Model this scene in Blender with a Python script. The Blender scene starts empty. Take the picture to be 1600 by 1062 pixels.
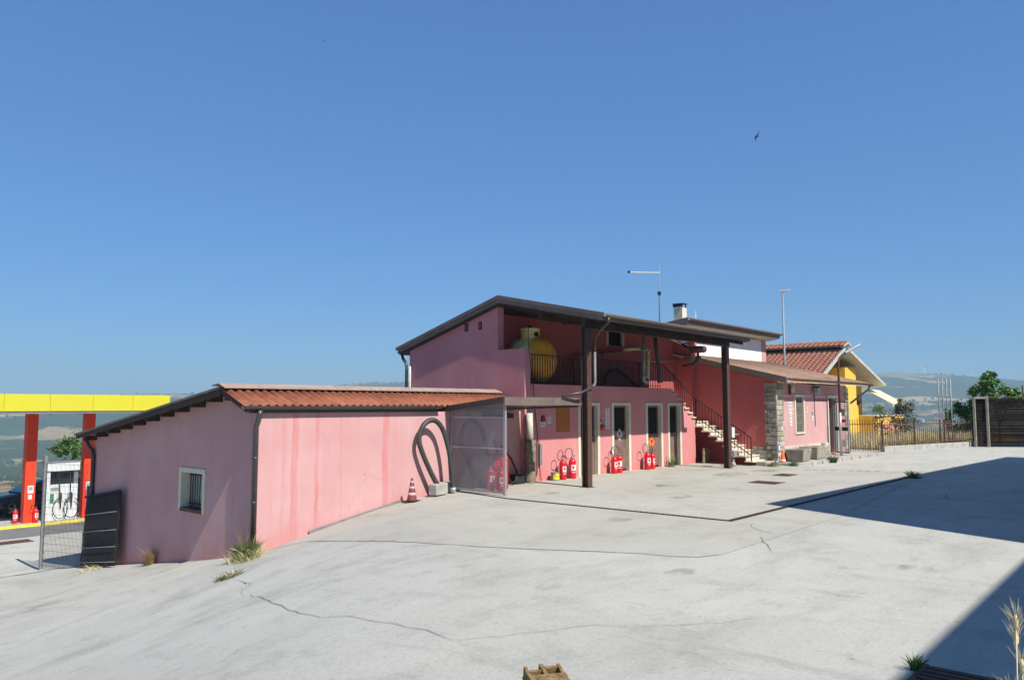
import bpy, bmesh, math, random
from mathutils import Vector, Matrix, noise as mnoise

R = math.radians
scene = bpy.context.scene
COL = scene.collection

# ------------------------------------------------------------------ camera
cam_data = bpy.data.cameras.new('camera')
cam = bpy.data.objects.new('camera', cam_data)
COL.objects.link(cam)
cam.location = (0, 0, 0)
cam.rotation_euler = (R(90 + 4.779), 0, R(40.9 - 90))
cam_data.sensor_width = 36
cam_data.lens = 27.45
cam_data.clip_start = 0.05
cam_data.clip_end = 60000
scene.camera = cam

# ------------------------------------------------------------------ sky and sun
SUN = Vector((0.10, 1.0, -1.15)).normalized()          # direction the light travels
world = bpy.data.worlds.new('World')
scene.world = world
world.use_nodes = True
wn = world.node_tree.nodes
sky = wn.new('ShaderNodeTexSky')
sky.sky_type = 'NISHITA'
sky.sun_disc = False
sky.sun_elevation = math.asin(-SUN.z)
sky.sun_rotation = math.atan2(-SUN.x, -SUN.y)
sky.altitude = 700
sky.air_density = 0.7
sky.dust_density = 0.0
sky.ozone_density = 10.0
# the photograph's sky is more even from top to horizon: soften the gradient of the whole dome
wl_ = world.node_tree.links
bw = wn.new('ShaderNodeRGBToBW')
wl_.new(sky.outputs[0], bw.inputs[0])
pw = wn.new('ShaderNodeMath'); pw.operation = 'POWER'; pw.inputs[1].default_value = -0.50
wl_.new(bw.outputs[0], pw.inputs[0])
mu = wn.new('ShaderNodeMath'); mu.operation = 'MULTIPLY'; mu.inputs[1].default_value = 1.12
wl_.new(pw.outputs[0], mu.inputs[0])
sc_mul = wn.new('ShaderNodeVectorMath'); sc_mul.operation = 'SCALE'
wl_.new(sky.outputs[0], sc_mul.inputs[0])
wl_.new(mu.outputs[0], sc_mul.inputs['Scale'])
tint = wn.new('ShaderNodeVectorMath'); tint.operation = 'MULTIPLY'
tint.inputs[1].default_value = (0.84, 1.04, 1.02)
wl_.new(sc_mul.outputs[0], tint.inputs[0])
wl_.new(tint.outputs[0], wn['Background'].inputs[0])
wn['Background'].inputs[1].default_value = 0.10
sun_data = bpy.data.lights.new('sun', 'SUN')
sun_data.energy = 4.0
sun_data.angle = R(0.53)
sun_data.color = (1.0, 0.95, 0.87)
sun_ob = bpy.data.objects.new('sun', sun_data)
COL.objects.link(sun_ob)
sun_ob.rotation_euler = SUN.to_track_quat('-Z', 'Y').to_euler()
sun_ob.location = (0, -20, 40)
vs = scene.view_settings
vs.view_transform = 'Standard'
vs.look = 'None'
vs.exposure = 0.85
vs.gamma = 1.0
vs.use_curve_mapping = False
scene.cycles.max_bounces = 8
scene.cycles.transparent_max_bounces = 16
scene.cycles.volume_bounces = 1

# ------------------------------------------------------------------ helpers: materials
def srgb(r, g, b):
    f = lambda c: (c / 255 / 12.92) if c / 255 <= 0.04045 else ((c / 255 + 0.055) / 1.055) ** 2.4
    return (f(r), f(g), f(b))

def new_mat(name):
    m = bpy.data.materials.new(name)
    m.use_nodes = True
    nt = m.node_tree
    return m, nt, nt.nodes['Principled BSDF']

def N(nt, typ, **kw):
    n = nt.nodes.new(typ)
    for k, v in kw.items():
        setattr(n, k, v)
    return n

def mixrgb(nt, fac, a, b, blend='MIX'):
    n = nt.nodes.new('ShaderNodeMix')
    n.data_type = 'RGBA'
    n.blend_type = blend
    for s, v in ((0, fac), (6, a), (7, b)):
        if hasattr(v, 'is_output'):
            nt.links.new(v, n.inputs[s])
        elif s == 0:
            n.inputs[0].default_value = v
        else:
            n.inputs[s].default_value = (*v[:3], 1)
    return n.outputs[2]

def noise_tex(nt, vec, scale, detail=4, rough=0.6):
    n = nt.nodes.new('ShaderNodeTexNoise')
    n.inputs['Scale'].default_value = scale
    n.inputs['Detail'].default_value = detail
    n.inputs['Roughness'].default_value = rough
    if vec is not None:
        nt.links.new(vec, n.inputs['Vector'])
    return n.outputs[0]

def ramp(nt, src, stops):
    n = nt.nodes.new('ShaderNodeValToRGB')
    e = n.color_ramp.elements
    while len(e) > 1:
        e.remove(e[-1])
    for i, (p, v) in enumerate(stops):
        el = e[0] if i == 0 else e.new(p)
        el.position = p
        c = v if isinstance(v, tuple) else (v, v, v)
        el.color = (*c[:3], 1)
    nt.links.new(src, n.inputs[0])
    return n.outputs[0]

def coords(nt, scale=(1, 1, 1), kind='Object'):
    tc = nt.nodes.new('ShaderNodeTexCoord')
    mp = nt.nodes.new('ShaderNodeMapping')
    mp.inputs['Scale'].default_value = scale
    nt.links.new(tc.outputs[kind], mp.inputs['Vector'])
    return mp.outputs[0]

def bump(nt, bsdf, h, strength, dist=0.01):
    b = nt.nodes.new('ShaderNodeBump')
    b.inputs['Strength'].default_value = strength
    b.inputs['Distance'].default_value = dist
    nt.links.new(h, b.inputs['Height'])
    nt.links.new(b.outputs[0], bsdf.inputs['Normal'])

def mat(name, col, rough=0.7, var=0.15, scale=3.0, metal=0.0, bmp=0.0, bscale=60, streak=0.0, dirt=None, dirt_amt=0.0, spec=0.35, orand=0.0):
    m, nt, b = new_mat(name)
    co = coords(nt)
    n1 = noise_tex(nt, co, scale, 5)
    f = ramp(nt, n1, [(0.3, 0.0), (0.7, 1.0)])
    lo = tuple(c * (1 - var) for c in col)
    hi = tuple(min(1, c * (1 + var)) for c in col)
    c = mixrgb(nt, f, lo, hi)
    if streak:
        cs = coords(nt, (5, 5, 0.25))
        s = ramp(nt, noise_tex(nt, cs, 1.6, 5, 0.65), [(0.5, 0.0), (0.72, 1.0)])
        mul = nt.nodes.new('ShaderNodeMath'); mul.operation = 'MULTIPLY'
        nt.links.new(s, mul.inputs[0]); mul.inputs[1].default_value = streak
        c = mixrgb(nt, mul.outputs[0], c, tuple(x * y for x, y in zip(col, (0.8, 0.62, 0.62))))
    if dirt:
        d = ramp(nt, noise_tex(nt, co, scale * 2.3, 8, 0.75), [(0.52, 0.0), (0.68, 1.0)])
        mul = nt.nodes.new('ShaderNodeMath'); mul.operation = 'MULTIPLY'
        nt.links.new(d, mul.inputs[0]); mul.inputs[1].default_value = dirt_amt
        c = mixrgb(nt, mul.outputs[0], c, dirt)
    if orand:
        oi = nt.nodes.new('ShaderNodeObjectInfo')
        mr = nt.nodes.new('ShaderNodeMapRange'); nt.links.new(oi.outputs['Random'], mr.inputs[0])
        mr.inputs[3].default_value = 1 - orand; mr.inputs[4].default_value = 1 + orand
        c = mixrgb(nt, 1.0, c, mr.outputs[0], 'MULTIPLY')
    nt.links.new(c, b.inputs['Base Color'])
    b.inputs['Roughness'].default_value = rough
    b.inputs['Metallic'].default_value = metal
    b.inputs['Specular IOR Level'].default_value = spec
    if bmp:
        bump(nt, b, noise_tex(nt, co, bscale, 4), bmp, 0.012)
    return m

# ------------------------------------------------------------------ helpers: objects
ORI = {}
def origin(o):
    return ORI.get(o.name, Vector((0, 0, 0)))

def tag(o, label=None, cat=None, group=None, kind=None):
    if label: o['label'] = label
    if cat: o['category'] = cat
    if group: o['group'] = group
    if kind: o['kind'] = kind
    return o

def thing(name, label, cat, loc=(0, 0, 0), group=None):
    o = bpy.data.objects.new(name, None)
    COL.objects.link(o)
    o.location = loc
    o.empty_display_size = 0.2
    ORI[o.name] = Vector(loc)
    return tag(o, label, cat, group)

class MB:
    def __init__(s):
        s.v = []; s.f = []; s.sm = []; s.mi = []; s.cm = 0
    def add(s, vs_, fs, smooth=False):
        n = len(s.v)
        s.v += [tuple(v) for v in vs_]
        for f in fs:
            s.f.append(tuple(i + n for i in f)); s.sm.append(smooth); s.mi.append(s.cm)
        return s
    def box(s, x0, x1, y0, y1, z0, z1):
        return s.add([(x0, y0, z0), (x1, y0, z0), (x1, y1, z0), (x0, y1, z0), (x0, y0, z1), (x1, y0, z1), (x1, y1, z1), (x0, y1, z1)],
                     [(0, 3, 2, 1), (4, 5, 6, 7), (0, 1, 5, 4), (1, 2, 6, 5), (2, 3, 7, 6), (3, 0, 4, 7)])
    def bar(s, p, q, w, h, up=(0, 0, 1)):
        p, q = Vector(p), Vector(q)
        d = (q - p).normalized(); up = Vector(up)
        if abs(d.dot(up)) > 0.99: up = Vector((0, 1, 0))
        a = d.cross(up).normalized() * w / 2
        b = a.cross(d).normalized() * h / 2
        return s.add([p - a - b, p + a - b, p + a + b, p - a + b, q - a - b, q + a - b, q + a + b, q - a + b],
                     [(0, 1, 2, 3), (7, 6, 5, 4), (0, 4, 5, 1), (1, 5, 6, 2), (2, 6, 7, 3), (3, 7, 4, 0)])
    def cyl(s, p, q, r0, r1=None, n=16, cap=True):
        r1 = r0 if r1 is None else r1
        p, q = Vector(p), Vector(q)
        d = (q - p).normalized()
        u = Vector((0, 0, 1)) if abs(d.z) < 0.9 else Vector((1, 0, 0))
        a = d.cross(u).normalized(); b = d.cross(a)
        vs_ = []
        for c, r in ((p, r0), (q, r1)):
            for i in range(n):
                t = 2 * math.pi * i / n
                vs_.append(c + a * math.cos(t) * r + b * math.sin(t) * r)
        s.add(vs_, [(i, i + n, (i + 1) % n + n, (i + 1) % n) for i in range(n)], True)
        if cap:
            k = len(s.v) - 2 * n
            s.f += [tuple(k + i for i in range(n)), tuple(k + n + i for i in reversed(range(n)))]
            s.sm += [False, False]; s.mi += [s.cm, s.cm]
        return s
    def tube(s, pts, r, n=8, closed=False):
        pts = [Vector(p) for p in pts]
        rr = r if isinstance(r, (list, tuple)) else [r] * len(pts)
        rings = []; a = None
        for i, p in enumerate(pts):
            d = (pts[min(i + 1, len(pts) - 1)] - pts[max(i - 1, 0)]).normalized()
            if a is None:
                u = Vector((0, 0, 1)) if abs(d.z) < 0.9 else Vector((1, 0, 0))
                a = d.cross(u).normalized()
            else:
                a = (a - d * a.dot(d)).normalized()
            b = d.cross(a)
            rings.append([p + (a * math.cos(2 * math.pi * k / n) + b * math.sin(2 * math.pi * k / n)) * rr[i] for k in range(n)])
        vs_ = [v for ring in rings for v in ring]
        fs = []
        for i in range(len(pts) - 1):
            for k in range(n):
                fs.append((i * n + k, i * n + (k + 1) % n, (i + 1) * n + (k + 1) % n, (i + 1) * n + k))
        fs.append(tuple(reversed(range(n)))); fs.append(tuple((len(pts) - 1) * n + k for k in range(n)))
        return s.add(vs_, fs, True)
    def lathe(s, prof, c=(0, 0, 0), n=24, axis='Z'):
        vs_ = []
        for r, z in prof:
            for k in range(n):
                t = 2 * math.pi * k / n
                x, y = r * math.cos(t), r * math.sin(t)
                p = (x, y, z) if axis == 'Z' else ((x, z, y) if axis == 'Y' else (z, x, y))
                vs_.append((p[0] + c[0], p[1] + c[1], p[2] + c[2]))
        fs = []
        for i in range(len(prof) - 1):
            for k in range(n):
                fs.append((i * n + k, i * n + (k + 1) % n, (i + 1) * n + (k + 1) % n, (i + 1) * n + k))
        fs.append(tuple(range(n))); fs.append(tuple((len(prof) - 1) * n + k for k in reversed(range(n))))
        return s.add(vs_, fs, True)
    def prism(s, pts, axis, a0, a1):
        n = len(pts)
        def P(u, v, w):
            return (w, u, v) if axis == 'X' else ((u, w, v) if axis == 'Y' else (u, v, w))
        vs_ = [P(u, v, a0) for u, v in pts] + [P(u, v, a1) for u, v in pts]
        fs = [tuple(range(n)), tuple(reversed(range(n, 2 * n)))]
        fs += [(i, i + n, (i + 1) % n + n, (i + 1) % n) for i in range(n)]
        return s.add(vs_, fs)
    def build(s, name, m, parent=None, bevel=0.0, segs=2):
        o0 = origin(parent) if parent is not None else Vector((0, 0, 0))
        me = bpy.data.meshes.new(name)
        me.from_pydata([(v[0] - o0.x, v[1] - o0.y, v[2] - o0.z) for v in s.v], [], s.f)
        me.polygons.foreach_set('use_smooth', s.sm)
        mats = m if isinstance(m, list) else [m]
        for mm in mats: me.materials.append(mm)
        if len(mats) > 1: me.polygons.foreach_set('material_index', s.mi)
        bm = bmesh.new(); bm.from_mesh(me)
        bmesh.ops.recalc_face_normals(bm, faces=bm.faces)
        bm.to_mesh(me); bm.free()
        me.update()
        o = bpy.data.objects.new(name, me)
        COL.objects.link(o)
        if parent is not None:
            o.parent = parent
            ORI[o.name] = o0
        if bevel:
            md = o.modifiers.new('bevel', 'BEVEL')
            md.width = bevel; md.segments = segs; md.limit_method = 'ANGLE'; md.angle_limit = R(40)
        return o

def copy_tree(o, parent=None):
    c = o.copy(); COL.objects.link(c)
    c.parent = parent
    for ch in list(o.children):
        copy_tree(ch, c)
    return c

def panel(axis, u0, u1, v0, v1, d0, d1, holes=(), cuts=()):
    """wall slab: outline u x v with rectangular holes, thickness d0..d1 along axis; cuts are half planes (pu, pv, nu, nv) whose outside is removed"""
    us = sorted({u0, u1, *[h[0] for h in holes], *[h[1] for h in holes]})
    vv = sorted({v0, v1, *[h[2] for h in holes], *[h[3] for h in holes]})
    us = [u for u in us if u0 <= u <= u1]; vv = [v for v in vv if v0 <= v <= v1]
    bm = bmesh.new()
    vert = {}
    def V(i, j):
        if (i, j) not in vert: vert[i, j] = bm.verts.new((us[i], vv[j], 0))
        return vert[i, j]
    for i in range(len(us) - 1):
        for j in range(len(vv) - 1):
            cu, cv = (us[i] + us[i + 1]) / 2, (vv[j] + vv[j + 1]) / 2
            if any(h[0] < cu < h[1] and h[2] < cv < h[3] for h in holes): continue
            bm.faces.new((V(i, j), V(i + 1, j), V(i + 1, j + 1), V(i, j + 1)))
    for pu, pv, nu, nv in cuts:
        bmesh.ops.bisect_plane(bm, geom=bm.verts[:] + bm.edges[:] + bm.faces[:], plane_co=(pu, pv, 0), plane_no=(nu, nv, 0), clear_outer=True)
    ext = bmesh.ops.extrude_face_region(bm, geom=bm.faces[:])
    for e in ext['geom']:
        if isinstance(e, bmesh.types.BMVert): e.co.z = 1
    bm.verts.ensure_lookup_table()
    mb = MB()
    def P(c):
        w = d0 if c.z < 0.5 else d1
        return (w, c.x, c.y) if axis == 'X' else ((c.x, w, c.y) if axis == 'Y' else (c.x, c.y, w))
    bm.verts.index_update()
    mb.add([P(v.co) for v in bm.verts], [tuple(v.index for v in f.verts) for f in bm.faces])
    bm.free()
    return mb

# ------------------------------------------------------------------ ground shape
GU = [-50, .6, 1.27, 2.2, 3.18, 3.96, 4.6, 5.75, 8.4, 9.9, 11.5, 13, 200]
GZ = [0, 0, .05, .31, .60, .79, .98, 1.29, 1.81, 2.17, 2.42, 2.5, 2.5]
def gz(x, y):
    u = (y - x) / 2 ** .5
    u0 = u
    acc = 0
    for du in (-1.4, -1.1, -.8, -.5, -.25, 0, .25, .5, .8, 1.1, 1.4):
        u = u0 + du
        for i in range(len(GU) - 1):
            if u <= GU[i + 1] or i == len(GU) - 2:
                t = (u - GU[i]) / (GU[i + 1] - GU[i])
                acc += GZ[i] + (GZ[i + 1] - GZ[i]) * max(0, min(1, t))
                break
    return -2.2 - acc / 11

def sheet(name, poly, off, m, cell=0.5, parent=None):
    """a ground sheet over one or several convex polygons, draped on the ground shape"""
    polys = poly if isinstance(poly[0], list) else [poly]
    tot = bmesh.new()
    me = bpy.data.meshes.new(name)
    for poly in polys:
        xs = [p[0] for p in poly]; ys = [p[1] for p in poly]
        nx = max(1, int((max(xs) - min(xs)) / cell)); ny = max(1, int((max(ys) - min(ys)) / cell))
        bm = bmesh.new()
        g = [[bm.verts.new((min(xs) + (max(xs) - min(xs)) * i / nx, min(ys) + (max(ys) - min(ys)) * j / ny, 0)) for j in range(ny + 1)] for i in range(nx + 1)]
        for i in range(nx):
            for j in range(ny):
                bm.faces.new((g[i][j], g[i + 1][j], g[i + 1][j + 1], g[i][j + 1]))
        area = sum(poly[i][0] * poly[(i + 1) % len(poly)][1] - poly[(i + 1) % len(poly)][0] * poly[i][1] for i in range(len(poly)))
        sgn = 1 if area > 0 else -1
        for i in range(len(poly)):
            a, b = poly[i], poly[(i + 1) % len(poly)]
            no = Vector((b[1] - a[1], -(b[0] - a[0]), 0)) * sgn
            bmesh.ops.bisect_plane(bm, geom=bm.verts[:] + bm.edges[:] + bm.faces[:], plane_co=(a[0], a[1], 0), plane_no=no, clear_outer=True)
        tmp = bpy.data.meshes.new('tmp'); bm.to_mesh(tmp); bm.free()
        tot.from_mesh(tmp); bpy.data.meshes.remove(tmp)
    bmesh.ops.remove_doubles(tot, verts=tot.verts[:], dist=.002)
    for v in tot.verts: v.co.z = gz(v.co.x, v.co.y) + off
    bmesh.ops.recalc_face_normals(tot, faces=tot.faces)
    tot.to_mesh(me); tot.free()
    me.materials.append(m)
    for p in me.polygons: p.use_smooth = True
    o = bpy.data.objects.new(name, me); COL.objects.link(o)
    if parent: o.parent = parent
    else: o['kind'] = 'structure'
    return o

def strip(pts, w, off, jitter=0.0, seed=0):
    """a thin draped ribbon along a polyline on the ground"""
    rnd = random.Random(seed)
    P = []
    for a, b in zip(pts[:-1], pts[1:]):
        L = math.hypot(b[0] - a[0], b[1] - a[1]); n = max(1, int(L / 0.18))
        for k in range(n):
            t = k / n
            P.append((a[0] + (b[0] - a[0]) * t + rnd.uniform(-jitter, jitter), a[1] + (b[1] - a[1]) * t + rnd.uniform(-jitter, jitter)))
    P.append(pts[-1])
    vs_ = []; fs = []
    for i, p in enumerate(P):
        q = P[min(i + 1, len(P) - 1)]; o = P[max(i - 1, 0)]
        dx, dy = q[0] - o[0], q[1] - o[1]; L = math.hypot(dx, dy) or 1
        ww = w * (rnd.uniform(0.5, 1.2) if jitter else 1) / 2
        if jitter and i in (0, len(P) - 1): ww = w * .1
        nx, ny = -dy / L * ww, dx / L * ww
        for s in (1, -1):
            x, y = p[0] + s * nx, p[1] + s * ny
            vs_.append((x, y, gz(x, y) + off))
        if i: fs.append((2 * i - 2, 2 * i - 1, 2 * i + 1, 2 * i))
    return MB().add(vs_, fs)

# ------------------------------------------------------------------ materials
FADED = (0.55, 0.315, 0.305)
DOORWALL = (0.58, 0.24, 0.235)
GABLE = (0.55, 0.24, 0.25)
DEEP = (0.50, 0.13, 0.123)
def pink_mat(name, PINK, streaks=None, x0=0, x1=1, splash=None):
    m, nt, b = new_mat(name)
    co = coords(nt)
    big = ramp(nt, noise_tex(nt, co, 0.7, 5, 0.6), [(0.3, 0.0), (0.7, 1.0)])
    c = mixrgb(nt, big, tuple(x * y for x, y in zip(PINK, (.93, .86, .88))), tuple(x * y for x, y in zip(PINK, (1.05, 1.14, 1.14))))
    fine = ramp(nt, noise_tex(nt, co, 14, 6, 0.7), [(0.35, 0.0), (0.75, 1.0)])
    mf = N(nt, 'ShaderNodeMath', operation='MULTIPLY'); nt.links.new(fine, mf.inputs[0]); mf.inputs[1].default_value = .22
    c = mixrgb(nt, mf.outputs[0], c, tuple(x * .8 for x in PINK))
    cs = coords(nt, (3, 3, 0.16))
    s = ramp(nt, noise_tex(nt, cs, 1.7, 6, 0.62), [(0.52, 0.0), (0.75, 1.0)])
    ms = N(nt, 'ShaderNodeMath', operation='MULTIPLY'); nt.links.new(s, ms.inputs[0]); ms.inputs[1].default_value = .35
    c = mixrgb(nt, ms.outputs[0], c, tuple(x * y for x, y in zip(PINK, (.95, .68, .66))))
    if streaks:
        tc = N(nt, 'ShaderNodeTexCoord'); sx = N(nt, 'ShaderNodeSeparateXYZ'); nt.links.new(tc.outputs['Object'], sx.inputs[0])
        wob = noise_tex(nt, coords(nt, (0.5, 0.5, 1.2)), 1.3, 3)
        ad = N(nt, 'ShaderNodeMath', operation='MULTIPLY_ADD'); nt.links.new(wob, ad.inputs[0]); ad.inputs[1].default_value = .14; nt.links.new(sx.outputs[0], ad.inputs[2])
        mr = N(nt, 'ShaderNodeMapRange'); nt.links.new(ad.outputs[0], mr.inputs[0]); mr.inputs[1].default_value = x0 + .07 - 8.857; mr.inputs[2].default_value = x1 + .07 - 8.857
        stops = []
        for p, w, a in streaks:
            q = (p - x0) / (x1 - x0); h = w / (x1 - x0)
            stops += [(q - h, 0.0), (q - h * .6, a), (q + h * .5, a * .8), (q + h, 0.0)]
        st = ramp(nt, mr.outputs[0], stops)
        br = ramp(nt, noise_tex(nt, coords(nt, (2, 2, .5)), 2.2, 4), [(0.32, 0.25), (0.6, 1.0)])
        mm = N(nt, 'ShaderNodeMath', operation='MULTIPLY'); nt.links.new(st, mm.inputs[0]); nt.links.new(br, mm.inputs[1])
        c = mixrgb(nt, mm.outputs[0], c, (0.52, 0.17, 0.165))
    if splash:
        tc = N(nt, 'ShaderNodeTexCoord'); dt = N(nt, 'ShaderNodeVectorMath', operation='DOT_PRODUCT')
        nt.links.new(tc.outputs['Object'], dt.inputs[0]); dt.inputs[1].default_value = splash
        nz = N(nt, 'ShaderNodeMath', operation='MULTIPLY_ADD'); nt.links.new(noise_tex(nt, coords(nt, (1.6, 1.6, .7)), 1.4, 6, .65), nz.inputs[0]); nz.inputs[1].default_value = -1.3; nt.links.new(dt.outputs['Value'], nz.inputs[2])
        sm = N(nt, 'ShaderNodeMapRange'); nt.links.new(nz.outputs[0], sm.inputs[0])
        sm.inputs[1].default_value = -.75; sm.inputs[2].default_value = -.25; sm.inputs[3].default_value = .6; sm.inputs[4].default_value = 0.0
        c = mixrgb(nt, sm.outputs[0], c, tuple(x * y for x, y in zip(PINK, (.95, .66, .64))))
    vo = N(nt, 'ShaderNodeTexVoronoi', feature='DISTANCE_TO_EDGE'); vo.inputs['Scale'].default_value = .55
    wv = N(nt, 'ShaderNodeVectorMath', operation='MULTIPLY_ADD'); nt.links.new(noise_tex(nt, co, 1.5, 6, .7), wv.inputs[0]); wv.inputs[1].default_value = (.9, .9, .9); nt.links.new(co, wv.inputs[2]); nt.links.new(wv.outputs[0], vo.inputs['Vector'])
    hl = ramp(nt, vo.outputs['Distance'], [(0.0, .55), (.0045, 0.0)])
    hm_ = ramp(nt, noise_tex(nt, co, .6, 3), [(.48, 0.0), (.6, 1.0)])
    c = mixrgb(nt, mixrgb(nt, 1.0, hl, hm_, 'MULTIPLY'), c, tuple(x * .45 for x in PINK))
    nt.links.new(c, b.inputs['Base Color'])
    b.inputs['Roughness'].default_value = 0.9
    b.inputs['Specular IOR Level'].default_value = 0.2
    bump(nt, b, noise_tex(nt, co, 45, 5, .7), 0.35, 0.01)
    return m

def ground_mat(name, lo, hi, stain, grit=1.0):
    m, nt, b = new_mat(name)
    co = coords(nt)
    big = ramp(nt, noise_tex(nt, co, 0.22, 6, 0.62), [(0.3, 0.0), (0.7, 1.0)])
    c = mixrgb(nt, big, lo, hi)
    cst = coords(nt, (0.35, 1.0, 1))
    s1 = ramp(nt, noise_tex(nt, cst, 0.9, 8, 0.72), [(0.5, 0.0), (0.72, 0.75)])
    c = mixrgb(nt, s1, c, stain)
    s2 = ramp(nt, noise_tex(nt, co, 3.1, 9, 0.75), [(0.60, 0.0), (0.70, 0.55)])
    c = mixrgb(nt, s2, c, tuple(x * .6 for x in stain))
    bl = ramp(nt, noise_tex(nt, co, 1.3, 10, 0.7), [(.30, .80), (.46, 1.0), (.62, 1.03), (.72, .84)])
    c = mixrgb(nt, .9 * grit, c, bl, 'MULTIPLY')
    sm_ = ramp(nt, noise_tex(nt, coords(nt, (.9, .22, 1)), 1.1, 7, .75), [(.56, 1.0), (.70, .74)])
    c = mixrgb(nt, .8 * grit, c, sm_, 'MULTIPLY')
    ag = ramp(nt, noise_tex(nt, co, 24, 5, 0.85), [(.32, .70), (.48, 1.0), (.68, 1.10)])
    c = mixrgb(nt, .75 * grit, c, ag, 'MULTIPLY')
    sp = ramp(nt, noise_tex(nt, co, 85, 3, 0.7), [(.30, .52), (.44, 1.0), (.7, 1.12)])
    c = mixrgb(nt, .7 * grit, c, sp, 'MULTIPLY')
    pt = N(nt, 'ShaderNodeTexVoronoi'); pt.inputs['Scale'].default_value = 2.6; nt.links.new(co, pt.inputs['Vector'])
    pts_ = ramp(nt, pt.outputs['Distance'], [(.0, .35), (.035, .5), (.06, 1.0)])
    pm_ = ramp(nt, noise_tex(nt, co, .8, 3), [(.5, 0.0), (.62, 1.0)])
    c = mixrgb(nt, pm_, c, mixrgb(nt, 1.0, c, pts_, 'MULTIPLY'))
    nt.links.new(c, b.inputs['Base Color'])
    b.inputs['Roughness'].default_value = 0.95
    b.inputs['Specular IOR Level'].default_value = 0.15
    bump(nt, b, noise_tex(nt, co, 70, 5, .75), 0.5, 0.012)
    return m

M = {}
M['yard'] = ground_mat('worn_pale_asphalt', (.365, .358, .318), (.44, .433, .388), (.285, .279, .25))
M['apron'] = ground_mat('beige_concrete', (.345, .33, .285), (.41, .398, .35), (.30, .28, .23), .7)
M['road'] = ground_mat('grey_asphalt', (.15, .15, .15), (.20, .20, .195), (.12, .12, .12))
M['crack'] = mat('crack_dirt', (.15, .145, .125), .95, .3, 9)
M['pink'] = pink_mat('faded_pink_plaster', FADED, splash=(0, .167, 1))
M['pink_door'] = pink_mat('pink_plaster', DOORWALL, splash=(0, 0, 1))
M['pink_gable'] = pink_mat('rose_plaster', GABLE)
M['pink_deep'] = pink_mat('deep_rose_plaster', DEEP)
M['pink_run'] = pink_mat('pink_plaster_with_runs', FADED, [(9.45, .04, .35), (9.74, .10, .7), (10.30, .06, .75), (10.95, .04, .35), (12.25, .12, .8)], 8.6, 14.6, splash=(-.15, 0, 1))
M['cream'] = mat('cream_paint', (.62, .57, .44), .75, .1, 5, bmp=.2)
M['white'] = mat('white_plaster', (.78, .77, .74), .8, .06, 2, bmp=.2, streak=.1)
M['brown'] = mat('brown_steel_paint', (.085, .045, .035), .45, .25, 6, dirt=(.16, .07, .035), dirt_amt=.5, bmp=.1)
M['fascia'] = mat('brown_fascia_sheet', (.16, .125, .105), .5, .2, 3, streak=.3)
M['gutter'] = mat('dark_gutter', (.055, .05, .047), .35, .25, 6, spec=.5)
M['wood_dark'] = mat('dark_timber', (.045, .03, .024), .7, .3, 7, bmp=.3)
M['terracotta'] = mat('terracotta', (.25, .078, .038), .75, .3, 4, bmp=.25, dirt=(.15, .07, .045), dirt_amt=.55, orand=0.12)
M['terracotta_house'] = mat('bright_terracotta', (.33, .135, .085), .8, .4, 5, bmp=.3, dirt=(.24, .12, .08), dirt_amt=.7)
M['terracotta_old'] = mat('aged_terracotta', (.24, .15, .10), .85, .3, 6, bmp=.3, dirt=(.12, .10, .07), dirt_amt=.6, orand=0.12)
M['ridge'] = mat('dusty_ridge_sheet', (.33, .235, .19), .7, .2, 4)
M['galv'] = mat('galvanised_steel', (.42, .43, .44), .45, .15, 8, metal=.6)
M['steel'] = mat('grey_steel', (.24, .245, .25), .55, .2, 7, metal=.3)
M['pipe_grey'] = mat('dull_grey_pipe', (.17, .175, .17), .6, .2, 7)
M['rust'] = mat('rusty_iron', (.12, .06, .04), .8, .35, 12, bmp=.3, dirt=(.05, .03, .025), dirt_amt=.6)
M['iron'] = mat('dark_railing_iron', (.035, .022, .02), .6, .3, 9)
M['black'] = mat('black_rubber', (.022, .022, .022), .6, .3, 12)
M['hose'] = mat('ribbed_dark_hose', (.05, .052, .05), .5, .25, 14)
M['red'] = mat('red_enamel', (.58, .012, .018), .3, .12, 5, spec=.5)
M['label'] = mat('white_label', (.62, .60, .58), .6, .05, 5)
M['signred'] = mat('sign_red', (.5, .03, .04), .6, .05, 5)
M['signblue'] = mat('sign_blue', (.12, .2, .42), .6, .05, 5)
M['signgrey'] = mat('sign_print_grey', (.28, .30, .33), .7, .05, 5)
M['orange_board'] = mat('orange_brown_board', (.36, .11, .02), .7, .15, 4)
M['orange'] = mat('orange_sign', (.8, .17, .03), .6, .06, 5)
M['diamond'] = mat('faded_pink_sign', (.55, .42, .42), .7, .08, 6)
M['door'] = mat('brown_metal_door', (.20, .125, .105), .55, .25, 3, streak=.4, bmp=.1)
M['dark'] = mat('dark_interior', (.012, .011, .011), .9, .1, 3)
M['grille'] = mat('dark_door_grille', (.03, .026, .025), .7, .2, 9)
M['tank'] = mat('old_yellow_tank_paint', (.72, .64, .26), .6, .25, 3, dirt=(.12, .10, .06), dirt_amt=.7)
M['tank_head'] = mat('ochre_tank_paint', (.78, .37, .045), .55, .2, 3, dirt=(.2, .09, .03), dirt_amt=.4)
M['stone'] = mat('grey_stone', (.30, .27, .22), .9, .3, 5, bmp=.8, bscale=25, dirt=(.16, .14, .11), dirt_amt=.5, orand=0.2)
M['stone_dark'] = mat('rusty_stained_stone', (.22, .18, .13), .95, .4, 9, bmp=1.0, bscale=18, dirt=(.06, .045, .035), dirt_amt=.9)
M['stone_pale'] = mat('pale_stone', (.46, .42, .33), .9, .2, 5, bmp=.7, bscale=25, dirt=(.28, .25, .19), dirt_amt=.5, orand=0.2)
M['mortar'] = mat('mortar', (.22, .20, .17), .95, .2, 8, bmp=.4)
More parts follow.
